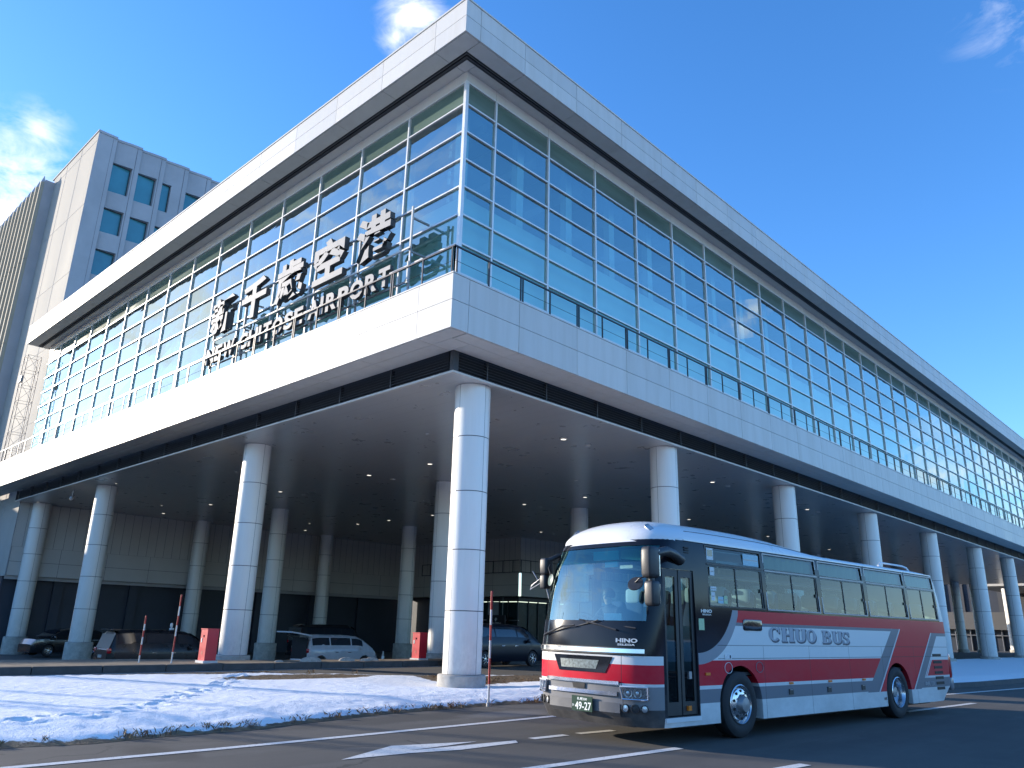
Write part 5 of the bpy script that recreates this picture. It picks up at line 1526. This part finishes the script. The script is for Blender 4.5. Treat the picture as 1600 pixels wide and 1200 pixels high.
# ------------------------------------------------------------------ people
def skin_mesh(joints, edges, name, mat, parent, levels=1, root=0):
    me = bpy.data.meshes.new(name); me.from_pydata([j[0] for j in joints], edges, []); me.update()
    ob = bpy.data.objects.new(name, me); C.objects.link(ob)
    md = ob.modifiers.new('s', 'SKIN')
    for i, j in enumerate(joints):
        me.skin_vertices[0].data[i].radius = j[1] if isinstance(j[1], tuple) else (j[1], j[1]); me.skin_vertices[0].data[i].use_root = (i == root)
    sb = ob.modifiers.new('u', 'SUBSURF'); sb.levels = levels; sb.render_levels = levels
    bake(ob); ob.data.name = name
    ob.data.materials.clear(); ob.data.materials.append(mat)
    ob.data.polygons.foreach_set('use_smooth', [True]*len(ob.data.polygons))
    ob.parent = parent; return ob
def build_person(label, loc, rz, pose, top=cloth_dark, legs=cloth_dark, group=None):
    """one continuous skinned body with clothing colours by region, plus hair"""
    root = thing('person', label, 'person', loc, rz, group)
    P = pose; J = []; Eg = []; nm = {}
    def add(n, p, r, par=None):
        nm[n] = len(J); J.append((p, r))
        if par is not None: Eg.append((nm[par], nm[n]))
    add('pel', P['pel'], (.15, .12)); add('waist', P['waist'], (.14, .11), 'pel'); add('chest', P['chest'], (.17, .13), 'waist'); add('neck', P['neck'], .06, 'chest')
    add('jaw', P['jaw'], .065, 'neck'); add('skull', P['skull'], .098, 'jaw'); add('crown', P['crown'], .075, 'skull')
    add('nose', P['nose'], .016, 'skull')
    for s in 'lr':
        add('sh'+s, P['sh'+s], .065, 'chest'); add('el'+s, P['el'+s], .045, 'sh'+s); add('wr'+s, P['wr'+s], .03, 'el'+s); add('pa'+s, P['pa'+s], (.038, .018), 'wr'+s)
        w = Vector(P['wr'+s]); q = Vector(P['pa'+s]); d = (q-w).normalized(); side = d.cross(Vector((0, 0, 1))); side = side.normalized() if side.length > .1 else Vector((0, 1, 0))
        for k, (o_, L) in enumerate(((-.030, .065), (-.010, .078), (.010, .074), (.030, .058))):
            a = q+side*o_+d*.03; b = a+d*L*.55; e = b+d*L*.3+Vector((0, 0, -.02))
            add('f%s%da' % (s, k), tuple(a), .010, 'pa'+s); add('f%s%db' % (s, k), tuple(b), .009, 'f%s%da' % (s, k)); add('f%s%dc' % (s, k), tuple(e), .007, 'f%s%db' % (s, k))
        a = w+d*.03+side*.045; add('t'+s, tuple(a), .012, 'wr'+s); add('t2'+s, tuple(a+d*.04+side*.01), .009, 't'+s)
        add('hi'+s, P['hi'+s], .10, 'pel'); add('kn'+s, P['kn'+s], .062, 'hi'+s); add('an'+s, P['an'+s], .04, 'kn'+s); add('he'+s, P['he'+s], .042, 'an'+s); add('to'+s, P['to'+s], .034, 'he'+s)
    ob = skin_mesh(J, Eg, 'body', top, root, 1)
    me = ob.data; me.materials.append(skin_m); me.materials.append(legs); me.materials.append(black_plastic)
    nz_ = Vector(P['neck']); hip = P['pel'][2]
    hands = [Vector(P['pal']), Vector(P['par'])]; feet = [Vector(P['tol']), Vector(P['tor']), Vector(P['hel']), Vector(P['her'])]
    for p in me.polygons:
        c_ = p.center
        if c_.z > nz_.z+.01 or min((c_-h).length for h in hands) < .11: p.material_index = 1
        elif min((c_-h).length for h in feet) < .10: p.material_index = 3
        elif c_.z < hip-.02: p.material_index = 2
    hr = MB(); sk = Vector(P['skull']); fwd = (Vector(P['nose'])-sk).normalized()
    rows = []
    for i in range(7):
        ph = PI/2*(1-i/6*1.25); rows.append([tuple(sk+Vector((.118*math.cos(ph)*math.cos(t), .118*math.cos(ph)*math.sin(t), .02+.125*math.sin(ph)))-fwd*.022) for t in [2*PI*j/16 for j in range(16)]])
    hr.grid(rows, hair_m, close=True); hr.build('hair', root, smooth=True)
    return root
def stand_pose():
    p = dict(pel=(0, 0, .95), waist=(0, .01, 1.10), chest=(0, .03, 1.34), neck=(0, .0, 1.50), jaw=(0, -.03, 1.57), skull=(0, -.02, 1.66), crown=(0, -.01, 1.72), nose=(0, -.13, 1.63))
    for s, k in (('l', 1), ('r', -1)):
        p.update({'sh'+s: (k*.19, .02, 1.42), 'el'+s: (k*.25, .04, 1.14), 'wr'+s: (k*.20, -.14, 1.02), 'pa'+s: (k*.15, -.21, 1.06),
                  'hi'+s: (k*.10, 0, .90), 'kn'+s: (k*.11, -.02, .49), 'an'+s: (k*.12, .03, .09), 'he'+s: (k*.12, .03, .045), 'to'+s: (k*.13, -.15, .035)})
    return p
def sit_pose(reach=True):
    p = dict(pel=(0, .10, .02), waist=(0, .11, .17), chest=(0, .10, .42), neck=(0, .06, .58), jaw=(0, .02, .65), skull=(0, .03, .74), crown=(0, .04, .80), nose=(0, -.08, .71))
    for s, k in (('l', 1), ('r', -1)):
        if reach: p.update({'el'+s: (k*.27, -.10, .28), 'wr'+s: (k*.20, -.33, .36), 'pa'+s: (k*.18, -.41, .38)})
        else: p.update({'el'+s: (k*.25, .0, .20), 'wr'+s: (k*.12, -.20, .14), 'pa'+s: (k*.08, -.27, .13)})
        p.update({'sh'+s: (k*.19, .08, .50), 'hi'+s: (k*.10, .02, .02), 'kn'+s: (k*.13, -.40, .05), 'an'+s: (k*.13, -.46, -.34), 'he'+s: (k*.13, -.45, -.385), 'to'+s: (k*.13, -.62, -.385)})
    return p
def bus_pt(x, y, z):
    ca, sa_ = math.cos(-BA), math.sin(-BA); return (bus.location.x+x*ca-y*sa_, bus.location.y+x*sa_+y*ca, z)
build_person('coach driver in a dark uniform seated behind the windscreen at the wheel', bus_pt(-.62, -1.22, 1.50), -BA, sit_pose(), sm('navy_uniform', (.03, .035, .06), .85), cloth_dark)
build_person('dark haired passenger seated by the second side window of the coach', bus_pt(.92, 1.95, 1.68), -BA, sit_pose(False), sm('grey_jacket', (.10, .11, .13), .85), cloth_dark)
ped = build_person('person in dark winter clothes with a backpack standing by an inner column', (-50.4, 40.6, float(ground_z(-50.4, 40.6))), R(-150), stand_pose())
mb = MB(); rbox(mb, (0, .24, 1.22), .16, .11, .24, sm('backpack_cloth', (.012, .012, .016), .8), .5)
for k in (1, -1): mb.tube([(k*.1, .18, 1.40), (k*.12, .04, 1.47), (k*.12, -.1, 1.36), (k*.13, .1, 1.10)], .018, cloth_dark, 6)
bk = mb.build('backpack', None, smooth=True); tag(bk, 'black backpack worn by the person beside the inner column', 'backpack'); bk.location = ped.location; bk.rotation_euler = ped.rotation_euler

# ------------------------------------------------------------------ cars
def car(label, cat, loc, rz, L=4.9, W=1.83, H=1.88, paint=None, kind='minivan', wb=3.0, group=None, name='minivan', hatch=False):
    root = thing(name, label, cat, loc, rz, group)   # +y is forwards
    K = {'minivan': dict(roof=[(-L/2+.02, .55), (-L/2+.10, .62), (-L/2+.28, .955), (-L/2+.7, 1.0), (.2, 1.0), (.95, .97), (1.35, .86), (1.72, .70), (1.95, .60), (L/2-.25, .50), (L/2-.05, .42), (L/2, .33)],
                        belt=.56),
         'van': dict(roof=[(-L/2, .9), (-L/2+.08, .97), (-L/2+.4, 1.0), (1.2, 1.0), (1.6, .93), (2.0, .66), (L/2-.1, .50), (L/2, .35)], belt=.52),
         'suv': dict(roof=[(-L/2, .52), (-L/2+.25, .9), (-L/2+.7, .99), (.1, 1.0), (.5, .96), (1.0, .78), (1.25, .66), (L/2-.2, .60), (L/2, .42)], belt=.62)}[kind]
    roof = K['roof']; zb = K['belt']*H; ry = [r[0] for r in roof]; rz_ = [r[1]*H for r in roof]
    ys_ = sorted(set([round(v, 3) for v in list(np.linspace(-L/2, L/2, 34))+ry]))
    def top(y): return float(np.interp(y, ry, rz_))
    def hw(y):   # plan width
        t = abs(y)/(L/2); return W/2*(1-.10*max(0, t-.55)/.45-.14*max(0, t-.9)/.1)
    z0 = .22
    def sec(y):
        t = top(y); w = hw(y); b = min(zb, t-.02); g = max(0, t-zb); pts = []
        for z, k in ((z0, .93), (.35, .985), (.55, 1.0), (b*.9, 1.0), (b, .985)): pts.append((w*k, min(z, t-.015)))
        if g > .04: pts += [(w*.985-.10*g-.02, b+g*.45), (w*.985-.25*g-.02, b+g*.85), (w*.985-.42*g-.05, b+g*.97), (w*.45, t), (0, t+.015)]
        else: pts += [(w*.93, b+.008), (w*.8, t), (w*.6, t+.005), (w*.35, t+.012), (0, t+.015)]
        return pts
    secs = [sec(y) for y in ys_]
    mb = MB(); rows = []
    for y, s in zip(ys_, secs):
        rows.append([(x, y, z) for x, z in s]+[(-x, y, z) for x, z in reversed(s[:-1])])
    mb.grid(rows, paint, close=True)
    mb.f.append(tuple(reversed(range(len(rows[0]))))); mb.m.append(0); b0 = (len(rows)-1)*len(rows[0]); mb.f.append(tuple(range(b0, b0+len(rows[0])))); mb.m.append(0)
    body = mb.build('body', root)
    cut = MB()
    for s in (1, -1):
        for cy in (-wb/2-.05, wb/2-.05+.0):
            cut.tube([(s*(W/2-.24), cy, .33), (s*(W/2+.3), cy, .33)], .375, black_plastic, 24)
    boolean(body, cut)
    for i in range(len(body.data.materials)): body.data.materials[i] = paint
    for p in body.data.polygons: p.use_smooth = True
    try: body.data.set_sharp_from_angle(angle=R(30))
    except Exception: pass
    # side windows
    def sp(y, f):   # point on the window slope
        t = top(y); w = hw(y); b = zb; g = t-zb
        return w*.985-.02-(.10*g*(f/.45) if f < .45 else .10*g+(.15*g)*(f-.45)/.4)+.006, b+g*f
    divs = {'minivan': [(-L/2+.35, -.95), (-.87, .42), (.50, 1.22)], 'van': [(-L/2+.2, -.9), (-.8, .5), (.6, 1.55)], 'suv': [(-L/2+.45, -.75), (-.67, .1), (.18, .85)]}[kind]
    for s in (1, -1):
        for (a, b) in divs:
            P = []
            for f in (.05, .45, .82): P.append([(s*sp(y, f)[0], y, sp(y, f)[1]) for y in np.linspace(a, b, 5)])
            w_ = MB(); w_.grid(P, car_glass); w_.build('side_window', root, fix=False, smooth=True)
    # windscreen and rear window
    iy = [y for y in ys_ if top(y) < .955*H and top(y) > zb*1.04 and y > 0]
    if len(iy) > 1:
        P = []
        for y in np.linspace(min(iy), max(iy), 6): w = hw(y); g = max(0, top(y)-zb); P.append([(x, y+.01, top(y)+.022) for x in np.linspace(-(w*.86-.3*g), w*.86-.3*g, 7)])
        w_ = MB(); w_.grid(P, car_glass); w_.build('windscreen', root, fix=False, smooth=True)
    yr = -L/2
    P = [[(x, float(np.interp(z, [rz_[0], rz_[1], rz_[2]], [ry[0], ry[1], ry[2]]))-.02, z) for x in np.linspace(-W*.40, W*.40, 5)] for z in (zb+.05, zb+.3, H*.90)]
    glr = sm('rear_glass_sunlit', (.10, .095, .085), .38, 0, 0, spec=.4)
    if not hatch:
        w_ = MB(); w_.grid(P, glr); w_.build('rear_window', root, fix=False, smooth=True)
    for s in (1, -1):
        t = MB(); rbox(t, (s*W*.40, -L/2+.07, zb-.04), .12, .07, .11, lamp_red, .4); t.build('tail_lamp', root, smooth=True)
        t = MB(); rbox(t, (s*W*.36, L/2-.16, .40*H), .13, .09, .045, car_lens, .5); t.build('headlight', root, smooth=True)
        t = MB(); rbox(t, (s*(W/2+.08), 1.05, zb+.08), .09, .06, .08, paint, .5); t.build('door_mirror', root, smooth=True)
        for y in (-.62, .22):
            t = MB(); t.bar((s*(W/2+.012), y, zb-.12), (s*(W/2+.012), y+.2, zb-.12), .03, .03, chrome); t.build('door_handle', root)
    for s in (1, -1):
        for cy in (-wb/2-.05, wb/2-.05):
            t = MB(); M = Matrix.Rotation(PI/2, 4, 'Y'); t.lathe([(.21, -.10), (.31, -.10), (.33, -.07), (.33, .07), (.31, .10), (.21, .10)], black_rubber, 32, M)
            w_ = t.build('wheel', root, smooth=40); w_.location = (s*(W/2-.12), cy, .33); w_.rotation_euler = (0, 0, 0 if s > 0 else PI)
            t = MB(); t.lathe([(.215, .095), (.205, .10), (.19, .085)], rim_m, 32, M); t.lathe([(.05, .10), (.001, .105)], rim_m, 12, M); t.lathe([(.205, .02), (.001, .02)], dark_metal, 16, M)
            for i in range(7):
                a = 2*PI*i/7; t.box(-.018, .018, .04, .20, .085, .10, rim_m, M @ Matrix.Rotation(a, 4, 'Z'))
            t.build('rim', w_)
    if not hatch:
        t = MB(); t.box(-.20, .20, -L/2-.015, -L/2+.01, .72, .84, sm('licence_plate', (.35, .35, .33), .5)); t.build('licence_plate', root)
    t = MB(); rbox(t, (0, -L/2+.06, .38), W*.46, .10, .13, paint, .3); t.build('rear_bumper', root, smooth=True)
    if not hatch and kind == 'minivan':
        t = MB(); t.box(-W*.36, W*.36, -L/2+.12, -L/2+.42, H*.985, H*1.0+.015, paint); t.build('roof_spoiler', root)
    return root
black_car = sm('black_car_paint', (.012, .013, .015), .16, 0, 0, coat=1)
dusty_black = sm('dusty_black_car_paint', (.012, .012, .014), .30, 0, .5, 4, coat=.15, spec=.3)
car_lens = sm('car_lamp_lens', (.10, .10, .11), .2, .2, .2, 10)
white_car = sm('white_car_paint', (.55, .56, .58), .25, 0, .03, 2, coat=.6)
navy_car = sm('dark_navy_car_paint', (.008, .010, .018), .28, 0, 0, coat=.2, spec=.3)
v1 = car('black minivan with its sunlit rear and a white roof lamp parked beside the left columns', 'minivan', (-37.0, 15.9, -.70), 0, paint=dusty_black)
t = MB(); rbox(t, (.1, .45, 1.93), .14, .08, .045, pole_white, .5); rbox(t, (.1, .42, 2.08), .06, .06, .11, pole_white, .6); t.build('roof_lamp', v1, smooth=True)
v2 = car('white minivan with its tailgate raised unloading by the kerb', 'minivan', (-38.4, 26.4, -.70), 0, paint=white_car, wb=2.85, L=4.7, H=1.74, W=1.72, hatch=True)
t = MB(); zt = 1.70
M = Matrix.Translation((0, -2.10, zt)) @ Matrix.Rotation(R(-8), 4, 'X')
t.box(-.78, .78, -1.25, 0, -.04, .03, white_car, M); t.box(-.66, .66, -1.0, -.12, .031, .04, car_glass, M); t.build('tailgate', v2)
t = MB(); t.box(-.72, .72, -2.36, -2.30, .45, 1.6, dark_metal); t.build('boot_opening', v2)
for s in (1, -1):
    t = MB(); t.tube([(s*.7, -2.15, 1.45), (s*.72, -2.7, 1.68)], .012, steel_grey, 6); t.build('gas_strut', v2)
car('tall black van standing behind the white minivan in the shade', 'van', (-47.0, 31.6, -.64), 0, L=5.2, W=1.9, H=2.20, paint=black_car, kind='van', name='van')
car('dark blue black minivan with red tail lamp behind the corner column', 'minivan', (-25.7, 26.2, .02), 0, paint=navy_car, H=1.78, L=4.8)
car('dark car parked facing out in the deep shade between the leftmost columns', 'car', (-54.8, 17.6, -.64), PI+R(12), L=4.5, W=1.8, H=1.62, wb=2.65, paint=black_car, kind='suv', name='parked_car')
# box truck
tr = thing('box_truck', 'grey box truck standing in the far road behind the coach', 'truck', (-27.0, 36.3, .0))
t = MB(); t.box(-1.1, 1.1, -2.5, 3.0, .98, 3.05, sm('truck_box_panel', (.42, .42, .40), .5, .1, .12, 2)); t.build('cargo_box', tr)
t = MB()
for x in (-1.08, 1.08): t.box(x-.03, x+.03, -2.52, -2.46, .95, 3.08, steel_grey)
t.box(-1.1, 1.1, -2.52, -2.46, 3.0, 3.08, steel_grey); t.box(-1.1, 1.1, -2.52, -2.46, .92, 1.0, steel_grey); t.box(-.02, .02, -2.515, -2.49, 1.0, 3.0, seam_m)
t.build('door_frame', tr)
t = MB(); t.box(-.5, .5, -2.3, 5.2, .55, .95, dark_metal); t.box(-1.0, 1.0, -2.48, -2.38, .42, .54, steel_grey); t.build('truck_chassis', tr)
t = MB(); P = [[(x, y, z) for x in (-1.05, 1.05)] for y, z in ((3.15, .6), (3.15, 2.3), (3.4, 2.5), (4.3, 2.45), (4.9, 1.6), (5.1, 1.2), (5.15, .5))]; t.grid(P, white_car)
for x in (-1.05, 1.05): t.raw([(x, y, z) for y, z in ((3.15, .6), (3.15, 2.3), (3.4, 2.5), (4.3, 2.45), (4.9, 1.6), (5.1, 1.2), (5.15, .5))], [tuple(range(7))], white_car)
t.build('cab', tr, fix=False)
for s in (1, -1):
    t = MB(); t.box(s*.80-.14, s*.80+.14, -2.44, -2.38, .62, .80, lamp_red); t.build('tail_lamp', tr)
    t = MB(); t.box(s*.95-.1, s*.95+.1, -2.53, -2.5, 1.02, 1.10, lamp_orange); t.build('marker_lamp', tr)
    for y in (-1.2, 4.0):
        t = MB(); t.lathe([(.2, -.12), (.38, -.12), (.41, -.08), (.41, .08), (.38, .12), (.2, .12), (.001, .08)], black_rubber, 28, Matrix.Rotation(PI/2, 4, 'Y')); w_ = t.build('wheel', tr, smooth=40); w_.location = (s*.88, y, .41)

# ------------------------------------------------------------------ small things on the verges
def snow_pole(label, loc, h, tilt=(0, 0)):
    root = thing('snow_pole', label, 'snow pole', loc, 0, 'red and white snow poles')
    root.rotation_euler = (R(tilt[0]), R(tilt[1]), 0)
    edges = [0, .35*h, .47*h, .62*h, .80*h, h]
    cols = [pole_white, pole_red, pole_white, pole_red, pole_red]
    t = MB()
    for (a, b) in ((0, .20), (.20, .46), (.46, .58), (.58, .72), (.72, .84), (.84, 1.0)):
        pass
    segs = [(0, .17, pole_white), (.17, .40, pole_red), (.40, .56, pole_white), (.56, .70, pole_red), (.70, .84, pole_white), (.84, 1.0, pole_red)]
    for a, b, m_ in segs: t.tube([(0, 0, a*h), (0, 0, b*h)], .024, m_, 12, caps=True)
    t.build('pole', root, smooth=40)
    t = MB(); t.lathe([(.026, h-.01), (.022, h+.03), (.001, h+.035)], pole_red, 12); t.build('cap', root, smooth=40)
    t = MB(); t.lathe([(.05, -.05), (.05, .02), (.03, .03)], steel_grey, 12); t.build('base', root)
    return root
snow_pole('tall snow pole standing in the snow in front of the corner column', (-12.90, 12.95, .05), 2.36, (0, 0))
snow_pole('shorter snow pole on the kerb in front of the black minivan', (-28.35, 11.6, .2), 1.52, (0, .5))
snow_pole('taller leaning snow pole on the kerb near the red box', (-27.75, 12.45, .2), 2.25, (0, 1.0))
def red_box(label, loc):
    r = thing('barrier_box', label, 'barrier box', loc, 0, 'red barrier boxes by the columns')
    t = MB(); t.box(-.24, .24, -.21, .21, .10, 1.14, red_box_m); t.build('housing', r)
    t = MB(); t.box(-.26, .26, -.23, .23, 1.141, 1.17, red_box_m); t.build('lid', r)
    t = MB(); t.box(-.30, .30, -.27, .27, 0, .099, sm('white_base', (.6, .58, .56), .7)); t.build('base', r)
    t = MB(); t.box(-.03, .03, -.222, -.212, .88, .95, black_gloss); t.box(-.16, -.10, -.222, -.212, .7, .85, sticker_white); t.box(-.05, .05, -.214, -.2115, .30, .42, pole_red); t.build('keyhole', r)
    return r
red_box('red barrier box with a white base left of the second column', (-27.75, 13.7, .2))
red_box('red barrier box with a white base left of the corner column', (-27.7, 23.4, .19))
cone = thing('traffic_cone', 'small pale traffic cone standing ahead of the white minivan', 'traffic cone', (-42.8, 33.1, float(ground_z(-42.8, 33.1))))
t = MB(); t.lathe([(.17, .03), (.14, .05), (.035, .70), (.001, .71)], pole_white, 20); t.build('cone', cone, smooth=40)
t = MB(); t.box(-.2, .2, -.2, .2, 0, .035, black_rubber); t.build('base', cone)
t = MB(); t.lathe([(.115, .22), (.085, .40)], sm('reflective_band', (.8, .8, .78), .3), 20); t.build('band', cone, smooth=True)
# street lamps added out of view to cast long shadows across snow and road
lampcol = None
for i, (x, y, h) in enumerate(((-50, -9.6, 13), (-56, -10.5, 14), (-47, -2.8, 12), (-62, -9.5, 13), (-58, -13.5, 14), (-54, -21.5, 14))):
    if lampcol is None:
        lampcol = thing('shadow_street_lamp', 'tall grey street lamp added out of view left of the snow verge for its shadow', 'street lamp', (x, y, 0), 0, 'added street lamps left of the verge')
        t = MB(); t.tube([(0, 0, 0), (0, 0, h*.6), (0, 0, 13), (.3, 0, 13.6), (1.6, 0, 13.9)], [.16, .13, .09, .07, .05], steel_grey, 12); t.build('post', lampcol, smooth=True)
        t = MB(); rbox(t, (2.0, 0, 13.9), .42, .14, .07, steel_grey, .5); t.build('lamp_head', lampcol, smooth=True)
    else:
        c_ = copy_tree(lampcol); c_.location = (x, y, 0); c_.rotation_euler = (0, 0, i*1.3)

# unseen block added at left to keep low sun off the leftmost columns
nb_ = thing('shade_block', 'long low pale block added out of view on the left to shade the columns', 'building', (-100, -18, 0))
t = MB(); t.box(-14, 14, -30, 24.5, 0, 14.9, back_panel); t.build('wall', nb_)
t = MB()
for k in range(12): t.box(14.0, 14.06, -28+k*4.4, -25.2+k*4.4, 5.5, 8.5, car_glass); t.box(14.0, 14.06, -28+k*4.4, -25.2+k*4.4, 10, 13, car_glass)
t.build('window_band', nb_)
t = MB(); t.box(-14.2, 14.2, -30.2, 24.7, 14.9, 15.1, soffit_m); t.build('roof', nb_)
# dark trees added out of view round the open side to dim glossy reflections
wd = MB(); wm = sm('unseen_woods', (.045, .042, .035), .95, 0, .4, .2)
rs = random.Random(5)
for k in range(620):
    a = R(rs.uniform(-150, 93)); d = rs.uniform(165, 215) if a < R(60) else rs.uniform(300, 360); x, y = d*math.cos(a), d*math.sin(a); h = rs.uniform(9, 15); w_ = rs.uniform(3, 6)
    n = 7
    P = [[(x+w_*q*math.cos(2*PI*j/n+k)*rs.uniform(.75, 1.2), y+w_*q*math.sin(2*PI*j/n+k)*rs.uniform(.75, 1.2), h*z) for j in range(n)] for q, z in ((.5, 0), (.9, .3), (1, .55), (.7, .85), (.15, 1))]
    wd.grid(P, wm, close=True)
ob = wd.build('reflection_woods', fix=False); ob['kind'] = 'stuff'
